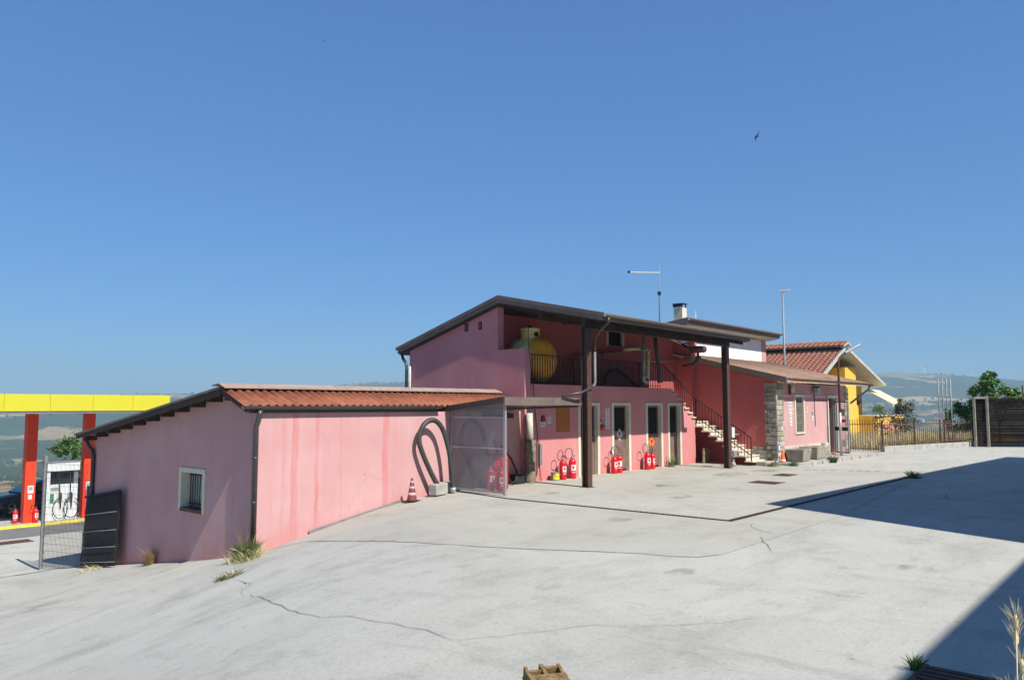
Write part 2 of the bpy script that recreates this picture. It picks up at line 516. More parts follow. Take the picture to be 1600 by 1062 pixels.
M['tread'] = mat('pale_travertine', (.58, .53, .43), .8, .15, 5, bmp=.3, dirt=(.36, .31, .24), dirt_amt=.5, orand=0.2)
M['concrete'] = mat('rough_concrete', (.36, .35, .32), .9, .25, 4, bmp=.6, bscale=30, dirt=(.2, .19, .17), dirt_amt=.6)
M['yellow'] = mat('yellow_fascia', (.56, .515, .035), .4, .03, 2)
M['colred'] = mat('orange_red_column', (.75, .055, .02), .45, .08, 2)
M['soffit'] = mat('pale_soffit', (.45, .46, .45), .6, .1, 3)
M['eave'] = mat('grey_white_eave', (.42, .42, .40), .8, .15, 3, bmp=.2)
M['house'] = mat('yellow_house_plaster', (.72, .45, .07), .85, .1, 2, bmp=.2)
M['kerb_yellow'] = mat('yellow_kerb_paint', (.72, .62, .05), .7, .2, 5, dirt=(.4, .38, .3), dirt_amt=.4)
M['pumpwhite'] = mat('white_enamel', (.72, .73, .73), .35, .04, 3)
M['carpaint'] = mat('dark_blue_grey_car_paint', (.012, .016, .028), .18, .05, 2, spec=.7)
M['carglass'] = mat('dark_car_glass', (.01, .014, .02), .05, .05, 2, spec=.8)
M['rim'] = mat('alloy_rim', (.4, .4, .42), .3, .1, 5, metal=.8)
M['cone_dull'] = mat('faded_maroon_cone', (.20, .045, .045), .7, .25, 10)
M['cone_orange'] = mat('orange_cone', (.75, .13, .03), .6, .1, 8)
M['net'] = mat('black_shade_net', (.014, .013, .015), .8, .35, 20, bmp=.4)
M['greenery'] = mat('leaf_green', (.07, .135, .03), .6, .45, 2.5)
M['walnut'] = mat('bright_leaf_green', (.075, .18, .03), .55, .4, 1.5)
M['olive'] = mat('dusty_olive_leaf', (.09, .10, .055), .7, .4, 2.5)
M['straw'] = mat('dry_straw', (.55, .46, .26), .8, .3, 3)
M['straw_brown'] = mat('dry_brown_stalk', (.24, .15, .075), .8, .3, 5)
M['bark'] = mat('bark', (.10, .075, .05), .9, .35, 9, bmp=.6)
M['pipe_tan'] = mat('painted_tan_pipe', (.28, .15, .10), .6, .25, 7)
M['pvc'] = mat('pale_pvc_pipe', (.55, .53, .46), .6, .2, 6)
M['pvc_yellow'] = mat('stained_cream_hose', (.48, .42, .24), .7, .35, 9, dirt=(.10, .08, .06), dirt_amt=.7)
M['shutter'] = mat('grey_brown_shutter', (.15, .125, .11), .6, .2, 5, orand=0.2)
M['awning'] = mat('cream_awning_cloth', (.68, .64, .38), .8, .06, 5)
M['clay'] = mat('broken_ochre_clay', (.20, .13, .055), .95, .5, 16, bmp=1.0, bscale=26, dirt=(.06, .042, .03), dirt_amt=.9)
M['flowers'] = mat('red_flowers', (.5, .05, .05), .6, .3, 6)

def glass_mat(name, col, rough, alpha):
    m, nt, b = new_mat(name)
    b.inputs['Base Color'].default_value = (*col, 1)
    b.inputs['Roughness'].default_value = rough
    co = coords(nt)
    d = ramp(nt, noise_tex(nt, coords(nt, (1, 1, .4)), 2.6, 6, .7), [(.35, alpha * .85), (.7, min(1, alpha * 1.25))])
    nt.links.new(d, b.inputs['Alpha'])
    return m
def net_mat():
    m, nt, b = new_mat('black_shade_net')
    b.inputs['Base Color'].default_value = (.016, .015, .018, 1)
    b.inputs['Roughness'].default_value = .9
    a = ramp(nt, noise_tex(nt, coords(nt, (1, 8, 60)), 3.0, 4, .6), [(.3, .55), (.6, .92)])
    nt.links.new(a, b.inputs['Alpha'])
    return m
M['net'] = net_mat()
M['poly'] = glass_mat('cloudy_plastic_sheet', (.34, .35, .37), .25, .36)
M['pane'] = glass_mat('door_glass', (.35, .40, .42), .05, .22)
def grime_mat(name, col, amt, scale):
    m, nt, b = new_mat(name)
    b.inputs['Base Color'].default_value = (*col, 1)
    b.inputs['Roughness'].default_value = .95
    b.inputs['Specular IOR Level'].default_value = .1
    a = ramp(nt, noise_tex(nt, coords(nt), scale, 7, .75), [(.42, 0.0), (.68, amt)])
    nt.links.new(a, b.inputs['Alpha'])
    return m
M['oil'] = grime_mat('oil_stain', (.10, .085, .065), .38, 1.6)
# ================================================================== SETTING
yard = sheet('yard', [(-14, -14), (56, -14), (56, 46), (-14, 46)], 0.0, M['yard'], 0.5)
edge = [(9.1, 14.55), (9.36, 13.54), (8.95, 11.65), (8.86, 10.4), (8.88, 9.32), (9.05, 8.56), (9.33, 7.93), (9.65, 7.33), (9.95, 6.83), (10.19, 6.31), (10.31, 5.85), (10.5, 5.52), (10.9, 5.36)]
right = lambda y: 15.5 + (y - 5.3) * 9.6 if y < 6.62 else 28.2
pieces = [[(edge[k][0], edge[k][1]), (edge[k + 1][0], edge[k + 1][1]), (right(edge[k + 1][1]), edge[k + 1][1]), (right(edge[k][1]), edge[k][1])] for k in range(len(edge) - 1)]
pieces[0] = [(9.1, 14.55), (9.36, 13.54), (28.2, 13.54), (28.2, 14.3), (20, 14.55)]
apron = sheet('concrete_apron', pieces, 0.006, M['apron'], 0.5)
road = sheet('station_road', [(-12, 31.9), (22, 31.7), (22, 34.3), (-12, 34.5)], 0.006, M['road'], 1.0)

def crack(pts, w, seed, off=0.011):
    o = strip(pts, w, off, .035, seed).build('crack', M['crack'], yard)
    return o
crack([(7.09, 12.3), (6.78, 11.33), (6.51, 11.05), (6.25, 10.6)], .012, 1)
crack([(6.21, 10.36), (6.05, 9.81), (5.71, 8.83), (5.49, 8.04), (5.41, 7.54), (5.5, 7.14), (5.42, 6.66), (5.46, 6.3), (5.44, 5.89), (5.36, 5.38)], .010, 2)
crack([(5.36, 5.38), (5.73, 5.12), (6.19, 4.87), (6.62, 4.63), (6.86, 4.26), (7.38, 3.83), (8.04, 3.44)], .006, 3)
crack([(12.83, 5.61), (12.3, 5.29), (11.62, 4.9)], .012, 4)
crack([(4.6, 13.9), (5.5, 14.4), (6.3, 14.6), (7.6, 14.9)], .010, 5)
crack(edge[1:], .010, 6, .014)
crack([(17.0, 5.2), (18.2, 4.3), (18.6, 3.9), (17.8, 3.5)], .016, 7)
crack([(19.5, 5.2), (21, 4.5), (22.0, 4.7), (23.2, 4.0)], .016, 8)
crack([(14.2, 6.3), (13.6, 6.1), (13.2, 5.5)], .012, 9, .014)
crack([(3.9, 17.5), (5.2, 20.8), (6.6, 23.9), (7.3, 24.6), (8.5, 24.1), (8.8, 23.3)], .07, 10)
rnd = random.Random(5)
for i in range(13):                                            # broken joint across the upper court
    t = i / 12
    x = 26.9 + 1.5 * t; y = 10.1 - 3.0 * t
    if i in (4, 9): continue
    strip([(x, y), (x + .02, y - .13 - .06 * rnd.random())], .09, .012).build('joint_patch', M['crack'], yard)

rnd = random.Random(17)
for x, y, r in ((23.5, 11.2, .9), (21.0, 12.2, .6), (19.2, 11.0, .5), (25.6, 10.9, .7), (17.0, 9.4, .45), (12.9, 8.4, .35), (9.4, 5.2, .3), (11.6, 2.9, .4), (7.6, 6.0, .25), (15.6, 12.2, .4)):
    ring = [(x + r * rnd.uniform(.6, 1.1) * math.cos(a * .5236), y + r * .7 * rnd.uniform(.6, 1.1) * math.sin(a * .5236)) for a in range(12)]
    MB().add([(x, y, gz(x, y) + .0195)] + [(p[0], p[1], gz(*p) + .0195) for p in ring], [(0, i + 1, (i + 1) % 12 + 1) for i in range(12)]).build('oil_stain', M['oil'], yard)

# terrain beyond the yard: valley and hills
def interp(x, xs, ys):
    if x <= xs[0]: return ys[0]
    for i in range(len(xs) - 1):
        if x <= xs[i + 1]:
            return ys[i] + (ys[i + 1] - ys[i]) * (x - xs[i]) / (xs[i + 1] - xs[i])
    return ys[-1]
def fbm(x, y, s, o=5):
    a = 0; amp = 1; f = 1 / s
    for k in range(o):
        a += amp * mnoise.noise(Vector((x * f, y * f, 3.7 + k)))
        amp *= .5; f *= 2.1
    return a
AZ = [-180, -20, 4, 8, 12, 15.5, 17, 22, 40, 49, 51, 55, 62, 75, 100, 180]
CR = [90, 90, 112, 108, 128, 152, 140, 110, 110, 128, 132, 105, 70, 30, 60, 90]
def terrain_z(x, y):
    cx = min(max(x, -14), 56); cy = min(max(y, -14), 46)
    d = math.hypot(x - cx, y - cy)
    az = math.degrees(math.atan2(y, x)); cr = interp(az, AZ, CR)
    z = interp(d, [0, 8, 40, 120, 300, 700, 1300, 2100, 3000, 4100, 5200, 9000],
               [0, -1.5, -10, -22, -42, -84, -104, -66, 5 + .35 * cr, cr, cr * .5, -60])
    a = interp(d, [0, 60, 400, 2000, 4000, 9000], [0, 1.0, 7, 26, 30, 40])
    return gz(cx, cy) - .12 + z + a * fbm(x, y, 900, 5) + min(a, 8) * .5 * fbm(x, y, 160, 3)
def make_terrain():
    az = [-180 + i * 4 for i in range(44)] + [-4 + i * .22 for i in range(400)]
    az += [az[-1] + (180 - az[-1]) * (i + 1) / 24 for i in range(23)]
    rs = [0.0, 8, 20]
    r = 30.0
    while r < 9000: rs.append(r); r *= 1.045
    vs_, fs = [], []
    for a in az:
        c, s = math.cos(R(a)), math.sin(R(a))
        for q in rs:
            x, y = q * c + 20, q * s + 14
            if -13.9 < x < 55.9 and -13.9 < y < 45.9: z = gz(x, y) - .6
            else: z = terrain_z(x, y)
            vs_.append((x, y, z))
    n, k = len(rs), len(az)
    for i in range(k):
        j = (i + 1) % k
        for m_ in range(n - 1):
            fs.append((i * n + m_, i * n + m_ + 1, j * n + m_ + 1, j * n + m_))
    mb = MB(); mb.add(vs_, fs, True)
    return mb
def terrain_mat():
    m, nt, b = new_mat('fields_and_woods')
    co = coords(nt, (.001, .001, .001))
    warp = noise_tex(nt, co, 3.0, 4)
    vo = N(nt, 'ShaderNodeTexVoronoi'); vo.inputs['Scale'].default_value = 3.6
    va = N(nt, 'ShaderNodeVectorMath', operation='MULTIPLY_ADD')
    nt.links.new(warp, va.inputs[0]); va.inputs[1].default_value = (.16, .16, .16); nt.links.new(co, va.inputs[2])
    mp = N(nt, 'ShaderNodeMapping'); mp.inputs['Scale'].default_value = (1, 1, 0); nt.links.new(va.outputs[0], mp.inputs[0]); nt.links.new(mp.outputs[0], vo.inputs['Vector'])
    sep = N(nt, 'ShaderNodeSeparateColor'); nt.links.new(vo.outputs['Color'], sep.inputs[0])
    f = ramp(nt, sep.outputs[0], [(0.0, (.29, .20, .10)), (.3, (.36, .27, .15)), (.48, (.15, .14, .06)), (.62, (.05, .07, .025)), (.8, (.20, .17, .08)), (1.0, (.31, .22, .12))])
    f.node.color_ramp.interpolation = 'CONSTANT'
    w = ramp(nt, noise_tex(nt, coords(nt, (.001, .001, .0)), 2.4, 7, .62), [(.46, 0.0), (.50, 1.0)])
    w2 = ramp(nt, noise_tex(nt, coords(nt, (.001, .001, .0)), 26, 5, .65), [(.60, 0.0), (.63, .9)])
    wood = mixrgb(nt, ramp(nt, noise_tex(nt, co, 60, 4, .7), [(.3, 0.0), (.7, 1.0)]), (.018, .032, .012), (.05, .07, .024))
    c = mixrgb(nt, w, f, wood)
    c = mixrgb(nt, w2, c, wood)
    c = mixrgb(nt, .5, c, ramp(nt, noise_tex(nt, co, 110, 5, .7), [(.3, .75), (.7, 1.2)]), 'MULTIPLY')
    nt.links.new(c, b.inputs['Base Color'])
    b.inputs['Roughness'].default_value = 1.0
    b.inputs['Specular IOR Level'].default_value = 0.0
    return m
hills = make_terrain().build('hills', terrain_mat()); tag(hills, kind='structure')

def blob(mb, c, r, rnd_, h=1.0):
    vs_ = [(0, 0, h), (.9, 0, .1), (.28, .86, .2), (-.73, .53, 0), (-.73, -.53, .2), (.28, -.86, .05), (.5, .36, .75 * h), (-.2, .6, .7 * h), (-.6, 0, .72 * h), (-.2, -.6, .7 * h), (.5, -.36, .72 * h)]
    a = rnd_.uniform(0, 6.28); ca, sa = math.cos(a), math.sin(a)
    P = []
    for x, y, z in vs_:
        k = r * rnd_.uniform(.8, 1.2)
        P.append((c[0] + (x * ca - y * sa) * k, c[1] + (x * sa + y * ca) * k, c[2] + z * r * 1.1))
    fs = [(0, 6, 7), (0, 7, 8), (0, 8, 9), (0, 9, 10), (0, 10, 6)]
    for i in range(5):
        j = (i + 1) % 5
        fs += [(1 + i, 1 + j, 6 + j), (1 + i, 6 + j, 6 + i)]
    mb.add(P, fs, True)
def woodland():
    mb = MB(); r_ = random.Random(11)
    n = 0
    while n < 9000:
        az = R(r_.uniform(2, 80)); d = math.exp(r_.uniform(math.log(160), math.log(4300)))
        x, y = 20 + d * math.cos(az), 14 + d * math.sin(az)
        if fbm(x, y, 420, 4) < .12 and r_.random() > .06: continue
        rad = r_.uniform(2.2, 5.0) * (1 + d / 4200)
        blob(mb, (x, y, terrain_z(x, y) - .6), rad, r_)
        n += 1
    return mb
wd = woodland().build('woodland', mat('far_foliage', (.035, .055, .02), 1.0, .5, .03, spec=0))
tag(wd, 'scattered trees and woods covering the far hillsides', 'woodland', kind='stuff')

# ================================================================== GARAGE (low pink building with terracotta sheet roof)
gar = thing('garage', 'low pink outbuilding with terracotta front roof slope and barred gable window', 'outbuilding', (8.857, 14.6, -3.0))
panel('Y', 8.857, 17.23, -5.2, -.16, 14.6, 14.85).build('front_wall', M['pink_run'], gar)
gcut = [(15.55, .28, -.385, 1), (15.55, .28, .153, 1)]
panel('X', 14.853, 22.9, -5.5, .6, 8.857, 9.12, [(16.83, 17.84, -2.36, -1.53)], gcut).build('gable_wall', M['pink'], gar)
MB().box(9.12, 17.23, 22.65, 22.9, -5.5, -.85).build('rear_wall', M['pink'], gar)
def rz_front(y): return .41 + (y - 15.55) * .385
def rz_back(y): return .41 - (y - 15.55) * .153
def corr(x0, x1, ya, za, yb, zb, pitch, amp, th=.012, sub=8):
    n = max(2, int(round((x1 - x0) / pitch * sub)))
    vs_, fs = [], []
    for i in range(n + 1):
        x = x0 + (x1 - x0) * i / n
        h = amp * abs(math.cos(math.pi * x / pitch))
        for (y, z) in ((ya, za), (yb, zb)):
            vs_ += [(x, y, z + h), (x, y, z + h - th)]
        if i:
            k = 4 * i
            fs += [(k - 4, k - 2, k + 2, k), (k - 3, k + 1, k + 3, k - 1), (k - 2, k - 1, k + 3, k + 2), (k - 4, k, k + 1, k - 3)]
    fs += [(0, 1, 3, 2), (4 * n, 4 * n + 2, 4 * n + 3, 4 * n + 1)]
    return MB().add(vs_, fs, True)
k = 0
x = 8.46
while x < 17.1:
    x1 = min(x + 1.2, 17.18)
    corr(x + .003, x1 - .003, 15.57, .365 + .003 * (k % 2), 14.50, -.05 + .003 * (k % 2), .2, .075).build('roof_sheet', M['terracotta'], gar)
    x = x1; k += 1
MB().prism([(15.52, .40), (23.25, rz_back(23.25) - .01), (23.25, rz_back(23.25) - .06), (15.52, .35)], 'X', 8.45, 17.2).build('rear_roof', M['fascia'], gar)
MB().prism([(15.27, .385), (15.52, .47), (15.80, .435), (15.80, .41), (15.52, .445), (15.27, .36)], 'X', 8.43, 17.2).build('ridge_cap', M['ridge'], gar)
MB().prism([(14.47, -.08), (15.52, .33), (15.52, .25), (14.47, -.16)], 'X', 8.50, 8.55).build('barge_board', M['wood_dark'], gar)
MB().prism([(15.52, .33), (23.2, -.80), (23.2, -.92), (15.52, .21)], 'X', 8.48, 8.53).build('barge_board', M['wood_dark'], gar)
for i in range(11):
    y = 15.4 + i * .74
    z = (rz_front(y) if y < 15.7 else rz_back(y)) - .08
    MB().box(8.545, 8.855, y - .055, y + .055, z - .17, z - .045).build('rafter_end', M['wood_dark'], gar)
def gutter(p0, p1, r, parent, name='gutter', m=None):
    (x0, y, z), (x1, _, _) = p0, p1
    pts = [(y + r * math.cos(t), z + r * math.sin(t)) for t in [math.pi + math.pi * i / 10 for i in range(11)]]
    inner = [(y + (r - .008) * math.cos(t), z + (r - .008) * math.sin(t)) for t in [2 * math.pi - math.pi * i / 10 for i in range(11)]]
    return MB().prism(pts + inner, 'X', x0, x1).build(name, m or M['gutter'], parent)
gutter((8.42, 14.475, -.01), (13.95, 14.475, -.01), .08, gar)
MB().box(8.6, 13.9, 14.555, 14.585, -.16, -.05).build('fascia', M['gutter'], gar)
dp = MB().tube([(8.80, 14.475, -.10), (8.79, 14.475, -.2), (8.79, 14.53, -.33), (8.79, 14.60, -.46), (8.79, 14.61, -3.05)], .055, 12).build('downpipe', M['gutter'], gar)
for z in (-1.1, -2.0):
    MB().cyl((8.79, 14.61, z), (8.79, 14.61, z + .04), .063, n=14).build('pipe_clip', M['gutter'], dp)
MB().tube([(8.75, 23.12, -.76), (8.74, 23.12, -.98), (8.75, 22.98, -1.12), (8.79, 22.84, -1.22), (8.80, 22.80, -1.4), (8.80, 22.80, -4.4)], .055, 12).build('downpipe', M['gutter'], gar)
win = MB()
for a in ((16.73, 16.842, -2.42, -1.43), (17.828, 17.94, -2.42, -1.43)): win.box(8.835, 9.10, a[0], a[1], a[2], a[3])
win.box(8.836, 9.10, 16.843, 17.827, -1.542, -1.432)
wf = win.build('window', M['cream'], gar)
MB().box(8.82, 9.09, 16.843, 17.827, -2.42, -2.35).build('sill', M['rust'], wf)
MB().box(9.095, 9.11, 16.835, 17.835, -2.36, -1.535).build('pane', mat('frosted_window_pane', (.42, .44, .42), .25, .15, 3), wf)
for i in range(9): MB().cyl((9.05, 16.90 + i * .11, -2.36), (9.05, 16.90 + i * .11, -1.54), .011, n=6).build('bar', M['iron'], wf)
for z in (-1.62, -2.28): MB().box(9.04, 9.06, 16.835, 17.835, z, z + .03).build('bar', M['iron'], wf)
MB().bar((10.1, 14.55, gz(10.1, 14.55) + .035), (12.75, 14.55, gz(12.75, 14.55) + .035), .04, .07).build('base_batten', M['steel'], gar)

# ================================================================== MAIN BUILDING
mainb = thing('depot_building', 'two storey pink depot building with brown metal roof over an upper gallery', 'building', (17.24, 14.45, -2.2))
def mz_f(y): return 3.22 + (y - 15.38) * .2123
def mz_b(y): return 3.22 - (y - 15.38) * .2933
panel('X', 14.45, 19.4, -5.2, 3.4, 17.24, 17.5, [(14.45, 15.49, 1.64, 3.4), (16.72, 16.91, 2.27, 2.53), (16.14, 16.31, 2.29, 2.55)], [(15.38, 3.0, .2933, 1)]).build('gable_wall', M['pink_gable'], mainb)
for y0, y1, z0, z1 in ((16.72, 16.91, 2.27, 2.53), (16.14, 16.31, 2.29, 2.55)):
    MB().box(17.4, 17.42, y0 + .002, y1 - .002, z0 + .002, z1 - .002).build('vent', M['dark'], mainb)
DOORS = [(19.92, 20.87), (21.79, 22.72), (23.93, 24.86), (25.45, 26.23)]
panel('Y', 17.503, 27.45, -2.9, .62, 14.45, 14.72, [(a, b, -2.195, 0.0) for a, b in DOORS], [(25.75, .55, .61, 1)]).build('front_wall', M['pink_door'], mainb)
MB().box(17.503, 25.69, 14.723, 15.9, .40, .60).build('gallery_floor', M['concrete'], mainb)
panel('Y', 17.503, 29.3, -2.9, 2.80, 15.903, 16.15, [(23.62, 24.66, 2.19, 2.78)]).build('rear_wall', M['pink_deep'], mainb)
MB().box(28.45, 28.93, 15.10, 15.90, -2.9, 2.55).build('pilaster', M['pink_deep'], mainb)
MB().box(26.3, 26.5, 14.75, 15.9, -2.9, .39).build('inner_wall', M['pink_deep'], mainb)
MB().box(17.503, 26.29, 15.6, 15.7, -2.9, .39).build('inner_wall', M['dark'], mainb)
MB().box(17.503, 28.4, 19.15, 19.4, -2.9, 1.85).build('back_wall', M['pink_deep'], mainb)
uwo = MB().box(23.621, 24.659, 16.0, 16.02, 2.192, 2.778).build('window', M['dark'], mainb)
MB().box(23.57, 23.67, 15.86, 15.96, 2.17, 2.78).build('jamb', M['cream'], uwo)
MB().box(24.61, 24.71, 15.86, 15.96, 2.17, 2.78).build('jamb', M['cream'], uwo)
# roof
rf = MB().prism([(11.64, mz_f(11.64) + .01), (15.38, 3.23), (19.88, mz_b(19.88) + .01), (19.88, mz_b(19.88) - .19), (15.38, 3.02), (11.64, mz_f(11.64) - .19)], 'X', 17.12, 26.3).build('roof', M['fascia'], mainb, .012)
MB().prism([(11.74, mz_f(11.74) - .195), (15.38, 3.0), (19.80, mz_b(19.8) - .215), (19.80, mz_b(19.8) - .255), (15.38, 2.96), (11.74, mz_f(11.74) - .235)], 'X', 17.13, 26.25).build('soffit', M['wood_dark'], mainb)
MB().prism([(11.60, mz_f(11.6) + .03), (15.38, 3.26), (19.95, mz_b(19.95) + .03), (19.95, mz_b(19.95) - .07), (15.38, 3.15), (11.60, mz_f(11.6) - .07)], 'X', 17.095, 17.118).build('verge_trim', M['fascia'], mainb)
MB().prism([(14.3, mz_f(14.3) + .008), (15.38, 3.222), (19.88, mz_b(19.88) + .005), (19.88, mz_b(19.88) - .19), (15.38, 3.015), (14.3, mz_f(14.3) - .19)], 'X', 26.303, 28.7).build('roof_end', M['fascia'], mainb)
gutter((17.10, 11.57, 2.40), (26.5, 11.57, 2.40), .07, mainb, m=M['fascia'])
for y in (12.4, 13.9):
    z = mz_f(y) - .245
    MB().box(17.26, 26.1, y - .07, y + .07, z - .24, z).build('roof_beam', M['wood_dark'], mainb)
for i in range(8):
    x = 17.6 + i * 1.19
    MB().prism([(11.76, mz_f(11.76) - .24), (15.2, mz_f(15.2) - .24), (15.2, mz_f(15.2) - .34), (11.76, mz_f(11.76) - .34)], 'X', x - .04, x + .04).build('rafter', M['wood_dark'], mainb)
MB().tube([(17.3, 19.86, 1.72), (17.25, 19.75, 1.55), (17.16, 19.52, 1.42), (17.16, 19.46, 1.3), (17.16, 19.46, .2)], .05, 10).build('downpipe', M['gutter'], mainb)
MB().cyl((17.17, 19.30, .0), (17.17, 19.30, 1.28), .035, n=8).build('service_pipe', M['pvc'], mainb)
for px_ in (17.41, 25.88):
    m_ = MB(); b0, b1 = -2.25, mz_f(12.4) - .49
    m_.box(px_ - .1, px_ + .1, 12.30, 12.318, b0, b1); m_.box(px_ - .1, px_ + .1, 12.482, 12.5, b0, b1); m_.box(px_ - .008, px_ + .008, 12.318, 12.482, b0, b1)
    po = m_.build('post', M['brown'], mainb)
    MB().box(px_ - .15, px_ + .15, 12.25, 12.55, -2.197, -2.18).build('base_plate', M['brown'], po)
MB().tube([(17.28, 11.57, 2.33), (17.28, 11.58, 2.2), (17.45, 12.0, 1.98), (17.555, 12.20, 1.82), (17.56, 12.22, 1.65), (17.56, 12.22, 1.45)], .036, 12).build('downpipe', M['gutter'], mainb)
MB().tube([(17.56, 12.22, 1.449), (17.56, 12.22, .62), (17.53, 12.225, .55), (17.46, 12.25, .50)], .038, 12).build('downpipe', M['pipe_grey'], mainb)
MB().tube([(17.47, 12.245, .50), (17.1, 12.35, .34), (16.5, 12.52, .24)], .033, 12).build('downpipe', M['gutter'], mainb)
# corner pillar
cp = MB().lathe([(.105, -1.02), (.10, -.6), (.105, -.22)], (17.32, 14.33, 0), 14).build('corner_pipe', M['pvc'], mainb)
m_ = MB(); r_ = random.Random(3)
prof = []
for i in range(15): prof.append((.15 + r_.uniform(-.02, .03), -2.25 + i * .09))
m_.lathe(prof, (17.32, 14.33, 0), 12)
for i in range(len(m_.v)):
    v = m_.v[i]; m_.v[i] = (v[0] + r_.uniform(-.02, .02), v[1] + r_.uniform(-.02, .02), v[2])
m_.build('stone_footing', M['stone_dark'], mainb)
# doors
SPEC = [('diamond', .10, -1.22, .62), ('diamond', .215, -.98, .56), ('orange', .225, -1.31, .48), None]
for i, (a, b_) in enumerate(DOORS):
    f = MB(); w = .115
    f.box(a - w, a + .01, 14.425, 14.556, -2.195, .09); f.box(b_ - .01, b_ + w, 14.425, 14.556, -2.195, .09); f.box(a + .0101, b_ - .0101, 14.426, 14.555, -.01, .089)
    d = MB(); zb = -2.12 if i in (1, 2) else -2.185
    d.box(a + .012, b_ - .012, 14.56, 14.60, zb, -.86 if i == 1 else -1.0)
    for s_ in (a + .012, b_ - .072): d.box(s_, s_ + .06, 14.56, 14.60, -.86 if i == 1 else -1.0, -.012)
    d.box(a + .072, b_ - .072, 14.56, 14.60, -.07, -.012)
    do = d.build('door', M['door'], mainb, .004)
    f.build('door_frame', M['cream'], do)
    ztop = -.86 if i == 1 else -1.0
    for k in range(11):
        x = a + .09 + (b_ - a - .18) * k / 10
        MB().box(x - .008, x + .008, 14.572, 14.588, ztop, -.07).build('grille_bar', M['grille'], do)
    MB().box(a + .05, b_ - .05, 14.615, 14.625, ztop - .1, -.02).build('grille_backing', M['dark'], do)
    hx = a + .09 if i else b_ - .1
    MB().cyl((hx, 14.56, -1.12), (hx, 14.51, -1.12), .022, n=10).build('lock', M['iron'], do)
    MB().bar((hx, 14.515, -1.12), (hx + .11, 14.515, -1.12), .018, .022).build('handle', M['iron'], do)
    sp = SPEC[i]
    if sp:
        mt, hw, zc, fr = sp
        x = a + (b_ - a) * fr if i else b_ - .26
        hh = hw * 1.0
        dm = MB().prism([(x - hw, zc), (x, zc - hh), (x + hw, zc), (x, zc + hh)], 'Y', 14.548, 14.556).build('hazard_sign', M[mt], do)
        s_ = hw / .225
        fl = [(-.05, -.01), (-.03, -.03), (.03, -.03), (.05, -.005), (.04, .05), (.02, .03), (.005, .10), (-.025, .05), (-.04, .04)]
        MB().prism([(x + u * s_, zc + .03 * s_ + v * s_) for u, v in fl], 'Y', 14.542, 14.5475).build('flame_symbol', M['black'], dm)
MB().box(25.52, 25.60, 14.52, 14.555, -2.18, -1.0).build('door_edge', M['door'], mainb)
# gallery railing
def railing(parent, p, q, zb0, zb1, n, rail_r=.02):
    """top rail p->q, balusters down to heights running zb0->zb1"""
    p, q = Vector(p), Vector(q)
    MB().bar(p, q, .045, .03).build('handrail', M['iron'], parent)
    for i in range(n + 1):
        t = i / n
        c = p.lerp(q, t); zb = zb0 + (zb1 - zb0) * t
        MB().box(c.x - .009, c.x + .009, c.y - .009, c.y + .009, zb, c.z - .01).build('baluster', M['iron'], parent)
rail = thing('gallery_railing', 'dark iron railing of thin vertical bars along the upper gallery', 'railing', (17.6, 14.53, .6))
railing(rail, (17.6, 14.56, 1.50), (25.1, 14.56, 1.50), .62, .62, 62)
MB().bar((17.6, 14.56, .70), (25.1, 14.56, .70), .03, .02).build('bottom_rail', M['iron'], rail)
# stairs
st = thing('outside_stair', 'outside stair of pale stone treads turning down to the yard beside the office', 'stairs', (27.45, 14.4, -2.2))
for k in range(1, 7):
    x = 25.7 + .29 * (k - 1); z = .62 - .177 * k
    MB().box(x, x + .34, 14.39, 15.6, z - .05, z).build('tread', M['tread'], st, .008)
    MB().box(x - .005, x + .02, 14.46, 15.6, z + .002, z + .125).build('riser', M['tread'], st)
MB().box(27.44, 28.44, 14.40, 15.6, -.66, -.61).build('landing', M['tread'], st, .008)
for k in range(1, 9):
    y = 14.42 - .285 * k; z = -.61 - .177 * k
    MB().box(27.40, 28.69, y, y + .33, z - .05, z).build('tread', M['tread'], st, .008)
    MB().box(27.47, 28.69, y + .30, y + .32, z + .004, z + .105).build('riser', M['tread'], st)
MB().box(27.6, 28.69, 11.75, 12.13, -2.25, -2.05).build('bottom_step', M['stone_pale'], st, .01)
sr = thing('stair_railing', 'rusty brown stair railing sloping down past the steel post', 'railing', (27.45, 14.4, -.6))
railing(sr, (25.15, 14.5, 1.49), (27.48, 14.44, .27), .62, -.42, 17)
railing(sr, (27.45, 14.40, .26), (27.45, 12.22, -1.17), -.62, -2.03, 17)
MB().bar((27.45, 14.30, -.52), (27.45, 12.22, -1.82), .03, .03).build('bottom_rail', M['rust'], sr)
MB().bar((27.45, 14.40, .27), (27.45, 14.40, -.65), .035, .035).build('newel', M['iron'], sr)
MB().bar((27.45, 12.22, -1.16), (27.45, 12.22, -2.08), .035, .035).build('newel', M['iron'], sr)

# ================================================================== OFFICE WING
off = thing('office_wing', 'pink office wing with stone corner, stone plinth and shallow tiled roof', 'building', (28.7, 11.75, -2.2))
OC = [(11.3, .80, -.24, 1)]
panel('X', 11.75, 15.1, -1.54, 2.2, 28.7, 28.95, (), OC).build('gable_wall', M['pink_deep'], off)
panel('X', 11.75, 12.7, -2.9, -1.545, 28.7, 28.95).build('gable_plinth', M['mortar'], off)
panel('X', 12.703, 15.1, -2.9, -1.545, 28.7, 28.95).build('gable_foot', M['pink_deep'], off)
panel('Y', 28.953, 36.7, -2.9, .86, 11.75, 12.0, [(30.56, 31.39, -1.07, .326), (34.25, 35.3, -2.05, .30)]).build('front_wall', M['pink'], off)
MB().box(36.45, 36.7, 12.003, 16.0, -2.9, 1.0).build('end_wall', M['pink'], off)
MB().prism([(11.30, .99), (16.2, 2.166), (16.2, 2.10), (11.30, .88)], 'X', 28.42, 38.3).build('roof_deck', M['cream'], off)
x = 28.4
